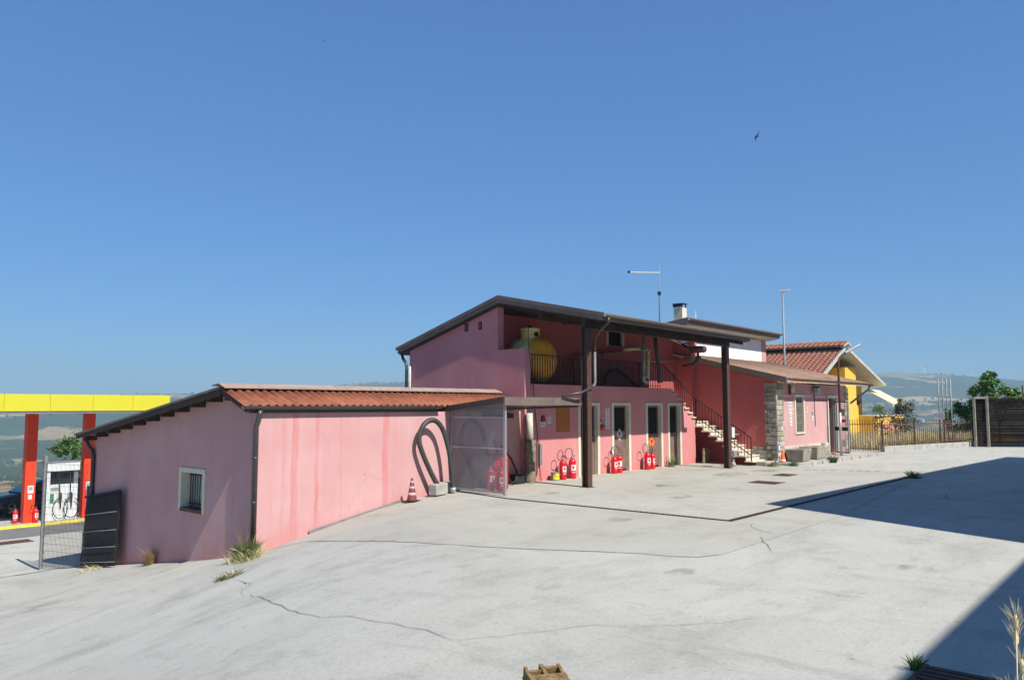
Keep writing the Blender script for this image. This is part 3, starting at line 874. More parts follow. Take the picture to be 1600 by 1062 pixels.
while x < 38.3:
    corr(x, x + .99, 16.2, 2.185, 11.22, .985, .22, .05).build('roof_sheet', M['terracotta_old'], off); x += 1.0
MB().prism([(11.2, 1.04), (15.4, 2.05), (15.4, 1.82), (11.2, .82)], 'X', 28.36, 28.40).build('barge_board', M['fascia'], off)
gutter((28.7, 11.14, .97), (38.4, 11.14, .97), .075, off, m=M['brown'])
MB().tube([(38.1, 11.14, .92), (38.1, 11.2, .75), (37.0, 11.68, .1)], .045, 8).build('downpipe', M['gutter'], off)
def stones(axis, u0, u1, z0, z1, d, parent, seed, m, rows, cols, depth=.05):
    """courses of separate blocks standing proud of the wall face at d (face looks to -axis)"""
    r_ = random.Random(seed); hz = (z1 - z0) / rows
    for j in range(rows):
        n = max(1, cols + r_.choice((-1, 0, 0, 1)) if cols > 1 else 1 + (j % 2))
        cuts = sorted([0, 1] + [(i + r_.uniform(.3, .7)) / n if n > 1 else 0 for i in range(n) if i])
        cuts = [c for i, c in enumerate(cuts) if i == 0 or c - cuts[i - 1] > .03]
        for c0, c1 in zip(cuts[:-1], cuts[1:]):
            a, b_ = u0 + (u1 - u0) * c0 + .008, u0 + (u1 - u0) * c1 - .008
            p = depth * r_.uniform(.5, 1.1); za, zb = z0 + j * hz + .007, z0 + (j + 1) * hz - .007
            bx = MB()
            if axis == 'X': bx.box(d - p, d + .02, a, b_, za, zb)
            else: bx.box(a, b_, d - p, d + .02, za, zb)
            bx.build('stone', m if r_.random() < .7 else M['stone'], parent, .012, 1)
stones('X', 11.72, 12.2, -2.15, .85, 28.7, off, 1, M['stone'], 18, 2)
stones('Y', 28.66, 29.33, -2.15, .80, 11.75, off, 2, M['stone_pale'], 15, 2)
stones('X', 12.2, 12.7, -2.15, -1.55, 28.7, off, 3, M['stone'], 4, 2)
stones('Y', 29.33, 34.1, -2.15, -1.56, 11.75, off, 4, M['stone_pale'], 3, 8)
stones('Y', 36.35, 36.8, -2.15, .80, 11.75, off, 6, M['stone_pale'], 14, 1)
w = MB(); a, b_ = 30.56, 31.39
w.box(a - .1, a + .01, 11.72, 11.85, -1.12, .40); w.box(b_ - .01, b_ + .1, 11.72, 11.85, -1.12, .40); w.box(a + .0101, b_ - .0101, 11.721, 11.85, .316, .399); w.box(a + .0101, b_ - .0101, 11.70, 11.85, -1.12, -1.06)
ow = w.build('window', M['cream'], off)
for k in range(14):
    z = -1.068 + k * .0995
    MB().prism([(11.82, z), (11.80, z + .012), (11.80, z + .085), (11.82, z + .097), (11.84, z + .097), (11.84, z)], 'X', a + .012, b_ - .012).build('shutter_slat', M['shutter'], ow)
w = MB(); a, b_ = 34.25, 35.3
w.box(a - .1, a + .01, 11.72, 11.9, -2.05, .40); w.box(b_ - .01, b_ + .1, 11.72, 11.9, -2.05, .40); w.box(a + .0101, b_ - .0101, 11.721, 11.9, .29, .399)
od = w.build('doorway', M['cream'], off)
MB().box(a, b_, 12.0, 12.02, -2.05, .30).build('dark_hall', M['grille'], od)
# open glazed door leaf
A_, B_ = Vector((34.95, 11.70, 0)), Vector((34.40, 10.98, 0)); D_ = (B_ - A_)
lf = MB()
for t in (0.0, 1.0): lf.bar((A_ + D_ * t) + Vector((0, 0, -2.02)), (A_ + D_ * t) + Vector((0, 0, .16)), .06, .05, D_)
for z in (-2.0, .14): lf.bar(A_ + Vector((0, 0, z)), B_ + Vector((0, 0, z)), .05, .06)
leaf = lf.build('glazed_door', M['steel'], off)
MB().bar(A_ + D_ * .04 + Vector((0, 0, -.93)), B_ - D_ * .04 + Vector((0, 0, -.93)), .012, 2.05).build('pane', M['pane'], leaf)
off_n = Vector((-.8, .55, 0)).normalized() * .03
MB().bar(A_ + D_ * .02 + off_n + Vector((0, 0, -1.0)), B_ - D_ * .02 + off_n + Vector((0, 0, -1.0)), .05, .16).build('push_bar', M['grille'], leaf)
MB().bar(A_ + D_ * .35 + off_n + Vector((0, 0, -.3)), A_ + D_ * .8 + off_n + Vector((0, 0, -.3)), .01, .3).build('notice', M['signgrey'], leaf)
MB().bar(A_ + D_ * .55 + off_n + Vector((0, 0, -.66)), A_ + D_ * .85 + off_n + Vector((0, 0, -.66)), .01, .13).build('sticker', M['signred'], leaf)
MB().bar(A_ + D_ * .35 + off_n + Vector((0, 0, -1.6)), A_ + D_ * .85 + off_n + Vector((0, 0, -1.6)), .01, .3).build('notice', M['label'], leaf)
# upper storey behind
up = thing('upper_storey', 'white walled upper storey with brown flat roof behind the office wing', 'building', (28.9, 15.8, 2.0))
MB().box(28.9, 36.95, 15.8, 16.05, 1.6, 3.17).build('wall', M['white'], up)
panel('X', 15.8, 20, 1.0, 3.4, 36.953, 37.5, (), [(15.2, 3.3, .148, 1)]).build('end_wall', M['pink'], up)
panel('X', 16.053, 20, 1.6, 3.4, 28.9, 29.15, (), [(15.2, 3.3, .148, 1)]).build('side_wall', M['pink'], up)
MB().prism([(15.2, 3.56), (21, 2.7), (21, 2.5), (15.2, 3.32)], 'X', 28.4, 37.85).build('roof', M['fascia'], up, .01)
MB().prism([(15.25, 3.30), (15.79, 3.22), (15.79, 3.18), (15.25, 3.26)], 'X', 28.45, 37.8).build('soffit', M['cream'], up)
gutter((28.4, 15.13, 3.50), (37.85, 15.13, 3.50), .08, up, m=M['fascia'])
# kerbed platform in front of the office
pv = sheet('office_pavement', [(28.3, 11.0), (29.2, 10.75), (37.2, 10.5), (38.0, 11.7), (28.3, 12.2)], .10, M['concrete'], .5)
kb = MB()
pl = [(28.2, 11.9), (28.35, 10.98), (29.2, 10.72), (37.3, 10.47), (38.1, 11.7)]
for i in range(len(pl) - 1):
    a, b_ = Vector((*pl[i], -2.155)), Vector((*pl[i + 1], -2.155))
    L = (b_ - a).length; n = max(1, int(L / 1.0))
    for k in range(n):
        MB().bar(a.lerp(b_, k / n + .006), a.lerp(b_, (k + 1) / n - .006), .13, .13).build('kerb_stone', M['concrete'], pv, .01, 1)
# ================================================================== NEIGHBOURING BLOCK (outside the frame, casts the big shadows)
nb = thing('neighbour_building', 'tall building outside the frame whose shadow crosses the yard on the right', 'building', (16, -6, -2.2))
zA, zB = -2.2 + 7.43 * 1.15, -2.2 + 6.83 * 1.15
MB().prism([(16.4, .5), (38.7, -.75), (38.7, -12), (11.4, -12)], 'Z', -2.6, zB - .25).build('wall', M['cream'], nb)
MB().prism([(16.4, .5), (38.7, -.75), (38.7, -12), (11.4, -12)], 'Z', zB - .245, zB).build('flat_roof', M['concrete'], nb)
MB().prism([(5.9, -6.0), (13.2, -6.0), (11.2, -11.9), (5.9, -11.9)], 'Z', -2.6, zA - .3).build('wall', M['cream'], nb)
MB().prism([(5.6, -5.5), (13.5, -5.5), (11.2, -11.9), (5.6, -11.9)], 'Z', zA - .295, zA).build('flat_roof', M['concrete'], nb)

# ================================================================== PLASTIC SHELTER
sh = thing('plastic_shelter', 'lean-to shelter with cloudy plastic side sheet and grey metal frame beside the outbuilding', 'shelter', (14.4, 12.7, -2.15))
for y in (12.70, 14.53):
    MB().box(14.37, 14.43, y - .03, y + .03, -2.2, .10 - (y - 12.7) * .115).build('post', M['galv'], sh)
MB().box(14.375, 14.425, 12.732, 14.498, -2.15, -2.10).build('rail', M['galv'], sh)
for z in (-.30, -1.06):
    MB().box(14.38, 14.42, 12.732, 14.498, z - .018, z + .018).build('rail', M['galv'], sh)
for z0, z1 in ((-2.098, -1.08), (-1.04, -.32)):
    MB().box(14.396, 14.404, 12.733, 14.497, z0, z1).build('plastic_sheet', M['poly'], sh)
MB().prism([(12.733, -.28), (14.497, -.28), (14.497, -.13), (12.733, .08)], 'X', 14.396, 14.404).build('plastic_sheet', M['poly'], sh)
MB().prism([(12.60, .20), (14.95, -.07), (14.95, -.11), (12.60, .16)], 'X', 14.25, 17.15).build('roof_sheet', M['fascia'], sh)
MB().box(14.23, 17.30, 12.56, 12.595, .0, .205).build('fascia', M['fascia'], sh)
MB().prism([(12.60, .21), (14.95, -.06), (14.95, -.20), (12.60, .07)], 'X', 14.20, 14.245).build('verge_board', M['gutter'], sh)
MB().box(14.44, 16.6, 12.66, 12.72, .05, .11).build('roof_tube', M['galv'], sh)
MB().bar((17.35, 12.62, -.02), (15.1, 14.3, -.12), .05, .06).build('brace', M['gutter'], sh)
MB().box(15.6, 16.7, 14.40, 14.58, -.36, -.22).build('light_box', M['black'], sh)

def hose_loop(label, pts, r, loc, name='suction_hose', group=None):
    t = thing(name, label, 'hose', loc, group)
    # smooth the control points
    P = [Vector(p) for p in pts]; out = []
    for i in range(len(P) - 1):
        p0, p1, p2, p3 = P[max(i - 1, 0)], P[i], P[i + 1], P[min(i + 2, len(P) - 1)]
        for k in range(26):
            s = k / 26
            out.append(.5 * ((2 * p1) + (p2 - p0) * s + (2 * p0 - 5 * p1 + 4 * p2 - p3) * s * s + (3 * p1 - p0 - 3 * p2 + p3) * s ** 3))
    out.append(P[-1])
    rr = [r * (1.07 if i % 2 else .93) for i in range(len(out))]
    MB().tube(out, rr, 12).build('hose', M['hose'], t)
    d = (out[-1] - out[-2]).normalized()
    MB().cyl(out[-1] - d * .02, out[-1] + d * .09, r * 1.25, n=14).build('coupling', M['galv'], t)
    return t
hose_loop('thick dark suction hose looped against the sunlit wall outside the plastic sheet',
          [(13.80, 14.30, -2.12), (13.55, 14.35, -1.75), (13.22, 14.38, -1.15), (13.13, 14.40, -.80), (13.28, 14.38, -.47), (13.56, 14.34, -.37), (13.82, 14.30, -.58), (14.0, 14.25, -1.1), (14.08, 14.20, -1.7), (14.10, 14.18, -2.08)], .062, (13.9, 14.3, -2.2))
hose_loop('thick dark suction hose looped behind the cloudy plastic sheet of the shelter',
          [(15.05, 14.30, -2.1), (14.95, 14.35, -1.7), (14.62, 14.38, -1.1), (14.62, 14.40, -.72), (14.8, 14.38, -.45), (15.05, 14.34, -.42), (15.28, 14.3, -.65), (15.45, 14.28, -1.2), (15.5, 14.2, -2.1)], .06, (15.1, 14.3, -2.2))
for i, (c, rz, s, lb) in enumerate([((13.62, 14.22), .15, (.46, .24, .26), 'pale concrete block on the ground nearest the cone'), ((14.05, 14.42), -.1, (.44, .22, .26), 'grey concrete block behind the hose end by the plastic shelter')]):
    b = MB(); b.box(-s[0] / 2, s[0] / 2, -s[1] / 2, s[1] / 2, 0, s[2])
    o = b.build('concrete_block', M['concrete'], None, .015)
    o.location = (c[0], c[1], -2.2); o.rotation_euler.z = rz
    tag(o, lb, 'block', 'blocks weighting the hose')
cable = thing('black_hose', 'black delivery hose hanging in a curve under the plastic shelter', 'hose', (16.2, 14.3, -2.2))
MB().tube([(15.75, 14.3, -.9), (15.9, 14.25, -1.4), (16.15, 14.2, -1.85), (16.35, 14.2, -2.12), (16.6, 14.25, -2.1), (16.72, 14.3, -1.85), (16.6, 14.4, -1.5), (16.2, 14.45, -1.1)], .03, 8).build('hose', M['black'], cable)
jc = MB().box(16.7, 17.05, 14.28, 14.55, -2.2, -1.95).build('dark_crate', M['black'], None, .01)
tag(jc, 'small dark box on the ground at the foot of the stone pillar', 'box')
dr = thing('red_drum', 'red drum standing behind the cloudy plastic sheet', 'drum', (15.55, 14.0, -2.2))
MB().lathe([(.28, -2.2), (.29, -2.19), (.285, -1.9), (.295, -1.88), (.285, -1.86), (.285, -1.6), (.295, -1.58), (.285, -1.56), (.285, -1.32), (.29, -1.30), (.27, -1.295), (.27, -1.31)], (15.55, 13.98, 0), 26).build('shell', M['red'], dr)
MB().cyl((15.65, 13.9, -1.312), (15.65, 13.9, -1.29), .035, n=12).build('bung', M['galv'], dr)

# ================================================================== EXTINGUISHERS
def extinguisher():
    t = thing('fire_extinguisher', '', 'fire extinguisher')
    b = MB().lathe([(.105, 0), (.118, .012), (.12, .03), (.12, .50), (.115, .55), (.09, .60), (.05, .63), (.035, .64)], (0, 0, 0), 24).build('body', M['red'], t)
    MB().cyl((0, 0, .64), (0, 0, .70), .022, n=12).build('valve', M['galv'], t)
    h = MB(); h.bar((-.03, 0, .69), (.12, 0, .73), .022, .014)
    h.build('lever', M['black'], t)
    h = MB(); h.bar((-.03, 0, .675), (.12, 0, .655), .022, .014)
    h.build('carry_handle', M['black'], t)
    pts = []
    for k in range(21):
        a = -1.2 + k / 20 * 6.0
        pts.append((-.16 + .155 * math.cos(a), -.02 + .03 * k / 20, .80 + .17 * math.sin(a)))
    pts = [(-.02, 0, .68), (-.06, -.01, .655)] + pts
    MB().tube(pts, .012, 8).build('hose', M['black'], t)
    # printed label: a curved patch on the camera side
    m_ = MB(); vs_ = []; n = 8
    for j, z in enumerate((.25, .44)):
        for i in range(n + 1):
            a = R(-150 + 95 * i / n); vs_.append((.1215 * math.cos(a), .1215 * math.sin(a), z))
    lb = m_.add(vs_, [(i, i + 1, n + 2 + i, n + 1 + i) for i in range(n)], True).build('label', M['label'], t)
    m_ = MB(); vs_ = []
    for j, z in enumerate((.31, .40)):
        for i in range(5):
            a = R(-130 + 30 * i / 4); vs_.append((.1225 * math.cos(a), .1225 * math.sin(a), z))
    m_.add(vs_, [(i, i + 1, 6 + i, 5 + i) for i in range(4)], True).build('print', M['signred'], lb)
    m_ = MB(); vs_ = []
    for j, z in enumerate((.185, .21)):
        for i in range(5):
            a = R(-140 + 60 * i / 4); vs_.append((.1215 * math.cos(a), .1215 * math.sin(a), z))
    m_.add(vs_, [(i, i + 1, 6 + i, 5 + i) for i in range(4)], True).build('label_band', M['label'], t)
    return t
ex0 = extinguisher()
EX = [((18.70, 14.20, -2.19), .1, 1, 'red fire extinguisher next to the yellow tin, left of its pair'),
      ((19.20, 14.22, -2.19), -.2, 1, 'red fire extinguisher right of its pair, between the yellow tin and first door'),
      ((21.45, 14.20, -2.2), .15, 1, 'red fire extinguisher in front of the door with the pale diamond, left one'),
      ((21.73, 14.20, -2.2), -.5, 1, 'red fire extinguisher in front of the door with the pale diamond, right one'),
      ((23.50, 14.20, -2.2), 0, 1, 'red fire extinguisher below the orange diamond door, left one'),
      ((23.84, 14.22, -2.2), .4, 1, 'red fire extinguisher below the orange diamond door, right one'),
      ((15.02, 13.75, -2.2), .2, 1, 'red fire extinguisher seen blurred behind the plastic sheet, left one'),
      ((15.00, 13.35, -2.2), -.3, 1, 'red fire extinguisher seen blurred behind the plastic sheet, beside the front post'),
      ((10.72, 35.0, -4.60), 0, .95, 'small red fire extinguisher on the left of the fuel station column'),
      ((11.32, 34.66, -4.60), .6, .95, 'small red fire extinguisher on the right of the fuel station column by the pump')]
for i, (loc, rz, s, lb) in enumerate(EX):
    o = ex0 if i == 0 else copy_tree(ex0)
    o.location = loc; o.rotation_euler.z = rz; s *= (.89, .93, .86, .90, .92, .85, .9, .88, .84, .9)[i]; o.scale = (s, s, s)
    tag(o, lb, 'fire extinguisher', 'red fire extinguishers')

# ================================================================== SMALL THINGS ALONG THE WALL
tin = thing('paint_tin', 'dented tin with yellow label on the ground beside the extinguishers', 'tin', (18.35, 14.22, -2.2))
MB().lathe([(.125, -2.2), (.13, -2.195), (.127, -2.18), (.127, -1.97), (.132, -1.955), (.125, -1.95), (.12, -1.96)], (18.35, 14.22, 0), 24).build('body', M['steel'], tin)
m_ = MB(); vs_ = []
for z in (-2.16, -1.99):
    for i in range(9):
        a = R(-165 + 120 * i / 8); vs_.append((18.35 + .1285 * math.cos(a), 14.22 + .1285 * math.sin(a), z))
m_.add(vs_, [(i, i + 1, 10 + i, 9 + i) for i in range(8)], True).build('label', mat('yellow_label', (.75, .58, .03), .6, .25, 9), tin)
MB().tube([(18.22, 14.2, -1.98), (18.25, 14.08, -2.02), (18.36, 14.05, -2.04), (18.46, 14.1, -2.02), (18.48, 14.2, -1.98)], .005, 6).build('handle', M['steel'], tin)

def wall_sign(name, label, x0, x1, z0, z1, m, marks=(), y=14.45, cat='sign'):
    t = thing(name, label, cat, (x0, y, z0))
    MB().box(x0, x1, y - .012, y - .002, z0, z1).build('plate', m, t)
    for u0, u1, v0, v1, mm in marks:
        w, h = x1 - x0, z1 - z0
        MB().box(x0 + u0 * w, x0 + u1 * w, y - .016, y - .0125, z0 + v0 * h, z0 + v1 * h).build('print', mm, t)
    return t
wall_sign('safety_sign', 'white sign with red fire extinguisher panel and lettering near the orange board', 17.94, 18.19, -.62, -.26, M['label'],
          [(.05, .95, .36, .96, M['signred']), (.12, .40, .42, .88, M['label']), (.50, .60, .70, .90, M['label']), (.62, .88, .52, .62, M['label']), (.1, .9, .2, .26, M['signgrey']), (.1, .9, .1, .15, M['signgrey'])])
def ring_sign(name, label, x0, x1, z0, z1, n, bars=True, y=14.45):
    t = thing(name, label, 'sign', (x0, y, z0))
    MB().box(x0, x1, y - .012, y - .002, z0, z1).build('plate', M['label'], t)
    h = (z1 - z0) / n; r = min(h, x1 - x0) * .36; cx = (x0 + x1) / 2
    for i in range(n):
        cz = z0 + (i + .55) * h
        if n > 2 and i in (0, 3):
            for q in range(4):
                MB().box(x0 + .03, x1 - .03, y - .016, y - .0125, cz - r * .8 + q * r * .5, cz - r * .6 + q * r * .5).build('print', M['signgrey'], t)
            continue
        vs_ = []; k = 20
        for rr in (r, r * .72):
            for q in range(k): vs_.append((cx + rr * math.cos(2 * math.pi * q / k), y - .0145, cz + rr * math.sin(2 * math.pi * q / k)))
        MB().add(vs_, [(q, (q + 1) % k, k + (q + 1) % k, k + q) for q in range(k)]).build('prohibition_ring', M['signblue'] if n > 2 else M['signgrey'], t)
        MB().bar((cx - r * .6, y - .0145, cz + r * .6), (cx + r * .6, y - .0145, cz - r * .6), .003, r * .22, (0, 1, 0)).build('slash', M['signblue'] if n > 2 else M['signgrey'], t)
    return t
ring_sign('safety_sign', 'small white sign with grey round symbols just left of the orange board', 18.29, 18.45, -.54, -.34, 1)
ring_sign('safety_sign', 'tall narrow white sign with a column of round symbols between two doors', 21.32, 21.56, -.76, -.09, 6)
wall_sign('safety_sign', 'little red and white sign above the red alarm bell', 20.99, 21.10, -.60, -.42, M['label'], [(.08, .92, .3, .95, M['signred']), (.3, .5, .4, .85, M['label'])])
ab = thing('alarm_bell', 'round red alarm bell on the wall right of the first door', 'bell', (21.1, 14.44, -.72))
MB().lathe([(.0, 14.33), (.05, 14.335), (.085, 14.36), (.095, 14.40), (.09, 14.448)], (21.12, 0, -.72), 20, 'Y').build('gong', M['red'], ab)
MB().cyl((21.12, 14.325, -.72), (21.12, 14.34, -.72), .02, n=10).build('boss', M['label'], ab)
wall_sign('wall_board', 'plain orange brown board fixed on the wall left of the first door', 18.71, 19.38, -.80, .05, M['orange_board'], [], cat='board')
cb = thing('hanging_cable', 'black cable hanging down from the gallery to a grey switch box', 'cable', (17.7, 14.4, -1.1))
MB().tube([(17.22, 14.30, 2.35), (17.27, 14.34, 1.9), (17.42, 14.38, 1.2), (17.57, 14.40, .6), (17.68, 14.42, -.2), (17.80, 14.42, -1.0), (17.88, 14.41, -1.15)], .011, 6).build('cable', M['black'], cb)
MB().box(17.83, 17.93, 14.36, 14.445, -1.72, -1.12).build('switch_box', M['steel'], cb, .008)
MB().tube([(17.88, 14.42, -1.72), (17.90, 14.42, -1.95), (17.93, 14.40, -2.2)], .01, 6).build('lower_cable', M['black'], cb)
sl = MB().prism([(27.35, -2.2), (27.88, -2.2), (27.90, -1.72), (27.80, -1.64), (27.38, -1.62)], 'Y', 14.08, 14.14).build('stone_slab', M['stone_dark'], None, .015)
tag(sl, 'broken grey stone slab leaning at the end of the door wall', 'slab')

# ================================================================== GALLERY EQUIPMENT
tk = thing('fuel_tank', 'old yellow cylindrical tank with ochre domed end on the gallery', 'tank', (18.4, 15.2, .6))
MB().lathe([(.70, 15.05), (.70, 15.86)], (18.68, 0, 1.40), 40, 'Y').build('shell', M['tank'], tk)
prof = [(.02, 14.66)] + [(.70 * math.sin(a), 15.05 - .39 * math.cos(a)) for a in [i * math.pi / 24 for i in range(1, 13)]]
MB().lathe(prof, (18.68, 0, 1.40), 40, 'Y').build('domed_end', M['tank_head'], tk)
MB().lathe([(.706, 15.03), (.712, 15.05), (.706, 15.07)], (18.68, 0, 1.40), 40, 'Y').build('weld_band', M['tank'], tk)
MB().lathe([(.29, 1.93), (.29, 2.30), (.31, 2.30), (.31, 2.36), (.05, 2.38)], (18.52, 15.30, 0), 24).build('manhole', M['tank'], tk)
MB().cyl((18.46, 15.02, 2.16), (18.44, 14.98, 2.16), .07, n=14).build('port', M['dark'], tk)
MB().cyl((18.52, 15.30, 2.37), (18.52, 15.30, 2.46), .05, n=10).build('vent', M['dark'], tk)
for y in (15.0, 15.6): MB().box(18.15, 19.2, y, y + .12, .605, .80).build('cradle', M['iron'], tk)
MB().box(18.80, 18.89, 14.655, 14.668, 1.24, 1.36).build('badge', M['label'], tk)
def pipe(name, label, pts, r, m, cat='pipe', fl=()):
    t = thing(name, label, cat, pts[0])
    MB().tube(pts, r, 12).build('tube', m, t)
    for i in fl:
        p = Vector(pts[i]); q = Vector(pts[min(i + 1, len(pts) - 1)]); d = (q - p).normalized() if q != p else (p - Vector(pts[i - 1])).normalized()
        MB().cyl(p - d * .025, p + d * .025, (r if isinstance(r, float) else min(r)) * 1.7, n=14).build('flange', m, t)
    return t
pipe('fuel_pipe', 'dull red pipe running along the back of the gallery beside the tank', [(21.36, 15.7, .61), (21.36, 15.7, 1.52), (21.42, 15.7, 1.60), (21.56, 15.7, 1.64), (22.98, 15.7, 1.80), (25.78, 15.7, 2.15)], .05, M['pipe_tan'], fl=(1, 4))
pipe('fuel_pipe', 'dull red pipe bending over behind the stair head', [(25.52, 15.7, .61), (25.52, 15.7, 1.50), (25.58, 15.7, 1.60), (25.82, 15.7, 1.66), (27.97, 15.7, 1.80), (28.44, 15.7, 1.83)], .05, M['pipe_tan'], fl=(1, 4))
pipe('loading_arm', 'hanging grey loading pipe with stained cream hose looping up beside it', [(23.21, 14.1, 2.50), (23.20, 14.1, 1.9), (23.17, 14.1, .98), (23.20, 14.1, .84), (23.33, 14.1, .78), (23.44, 14.1, .86)], .06, M['steel'], fl=(1, 2))
pipe('cream_hose', 'stained cream hose rising to a terracotta elbow on the gallery', [(23.45, 14.12, .88), (23.48, 14.12, 1.2), (23.53, 14.12, 1.75), (23.52, 14.14, 1.88), (23.41, 14.16, 1.95), (23.16, 14.3, 1.95), (22.83, 14.7, 1.92)], .062, M['pvc_yellow'], 'hose', (3,))
pipe('loading_arm', 'dark loading hose hanging from the roof above the stair head', [(23.96, 14.1, 2.46), (24.02, 14.1, 2.0), (24.09, 14.1, 1.6), (24.18, 14.1, 1.2), (24.24, 14.1, 1.05), (24.28, 14.1, .80)], [.075, .06, .06, .06, .06, .10], M['hose'], fl=(1,))
pipe('roof_strut', 'sloping grey tube strut under the roof above the stair', [(24.60, 14.1, 2.50), (26.3, 14.1, 2.20)], .055, M['galv'], 'strut', (0,))
fd = thing('filter_drum', 'dull red filter drum on a valve stem below the roof edge', 'filter', (26.2, 13.7, 1.4))
MB().cyl((25.7, 13.6, 2.02), (26.6, 13.6, 2.08), .13, n=18).build('drum', M['rust'], fd)
MB().tube([(26.16, 13.6, 2.0), (26.15, 13.6, 1.7), (26.0, 13.75, 1.5), (25.8, 14.05, 1.45)], .045, 10).build('stem', M['iron'], fd)
MB().cyl((26.03, 13.6, 1.74), (26.28, 13.6, 1.74), .06, n=12).build('valve', M['rust'], fd)
MB().cyl((25.72, 13.6, 2.02), (25.80, 14.05, 2.24), .04, n=10).build('bracket', M['iron'], fd)
pipe('coiled_hose', 'black hose lying in an arch on the gallery floor', [(22.0, 15.0, .64), (22.15, 15.0, .95), (22.45, 15.0, 1.20), (22.93, 15.0, 1.22), (23.4, 15.0, 1.05), (23.8, 15.0, .85), (24.3, 15.0, .66)], .06, M['black'], 'hose')
lt = thing('gallery_lamp', 'small dark lamp under the roof above the yellow tank', 'lamp', (20.9, 15.8, 2.8))
MB().box(20.85, 20.95, 15.80, 15.90, 2.80, 2.90).build('bracket', M['iron'], lt)
MB().lathe([(.04, 2.86), (.13, 2.80), (.14, 2.72), (.12, 2.70)], (20.9, 15.7, 0), 16).build('shade', M['iron'], lt)

# ================================================================== ROOF THINGS
ch = thing('chimney', 'cream chimney with dark metal cap above the depot roof', 'chimney', (30.3, 16.6, 3.3))
MB().box(30.18, 30.58, 16.4, 16.82, 2.9, 4.22).build('stack', M['cream'], ch, .008)
MB().box(30.14, 30.62, 16.36, 16.86, 4.38, 4.41).build('cap', M['iron'], ch)
for x in (30.21, 30.55):
    for y in (16.43, 16.77): MB().box(x - .02, x + .02, y - .02, y + .02, 4.221, 4.38).build('cap_leg', M['iron'], ch)
MB().box(30.15, 30.175, 16.38, 16.84, 4.25, 4.38).build('wind_plate', M['iron'], ch)
an = thing('tv_antenna', 'tall thin mast with one long pale aerial arm on the depot roof', 'antenna', (28.4, 16.5, 3.3))
MB().tube([(28.41, 16.5, 2.6), (28.43, 16.5, 4.6), (28.46, 16.5, 5.95)], [.028, .022, .016], 8).build('mast', M['steel'], an)
MB().bar((28.45, 16.5, 5.53), (26.12, 16.5, 5.25), .03, .045).build('boom', M['pvc'], an)
for i in range(9):
    x = 26.3 + i * .24; MB().cyl((x, 16.34, 5.26 + (x - 26.12) * .12), (x, 16.66, 5.26 + (x - 26.12) * .12), .006, n=5).build('element', M['galv'], an)
MB().box(28.38, 28.50, 16.45, 16.55, 4.58, 4.72).build('amplifier', M['iron'], an)
MB().box(26.08, 26.16, 16.46, 16.54, 5.21, 5.29).build('boom_end', M['iron'], an)
an2 = thing('tv_antenna', 'small faint aerial far right of the chimney', 'antenna', (35.5, 19, 3.7))
MB().cyl((35.6, 18.6, 3.6), (35.6, 18.6, 4.75), .018, n=6).build('mast', M['galv'], an2)
MB().cyl((35.6, 18.6, 4.35), (34.1, 18.6, 4.28), .012, n=6).build('boom', M['galv'], an2)
for i in range(5): MB().cyl((34.2 + i * .25, 18.4, 4.29 + i * .012), (34.2 + i * .25, 18.8, 4.29 + i * .012), .006, n=5).build('element', M['galv'], an2)

# ================================================================== STREET LAMPS
sl1 = thing('street_lamp', 'tall slim grey street lamp behind the office roof', 'street lamp', (44.0, 17.45, -2.5))
LX, LY = 44.0, 17.45
MB().tube([(LX, LY, -2.6), (LX, LY, 1.5), (LX + .0, LY, 6.55)], [.085, .07, .045], 10).build('pole', M['steel'], sl1)
MB().bar((LX - .02, LY + .12, 6.55), (LX + .1, LY - .38, 6.60), .14, .08).build('lamp_head', M['label'], sl1, .02)
sl2 = thing('street_lamp', 'short red brown lamp post with angled grey lamp head in front of the office', 'street lamp', (34.1, 11.2, -2.1))
MB().tube([(34.05, 11.2, -2.12), (34.05, 11.2, -1.0), (34.05, 11.2, -.3)], .06, 10).build('post', M['galv'], sl2)
MB().tube([(34.05, 11.2, -.3), (34.05, 11.2, 1.75), (34.08, 11.16, 1.98), (34.18, 11.06, 2.14), (34.3, 10.95, 2.22)], [.045, .045, .042, .04, .035], 10).build('arm', M['rust'], sl2)
MB().prism([(-.10, 0), (.10, 0), (.075, .75), (-.04, .85), (-.08, .7)], 'Z', -.04, .05).build('lamp_head', M['galv'], sl2, .015).matrix_basis = Matrix.Translation(Vector((34.26, 10.99, 2.2)) - Vector((34.1, 11.2, -2.1))) @ Matrix.Rotation(R(-135), 4, 'Z') @ Matrix.Rotation(R(28), 4, 'X')
# the lamp head mesh was built around the world origin: move it back
h_ = [c for c in sl2.children if c.name.startswith('lamp_head')][0]
for v in h_.data.vertices: v.co += Vector((34.1, 11.2, -2.1))

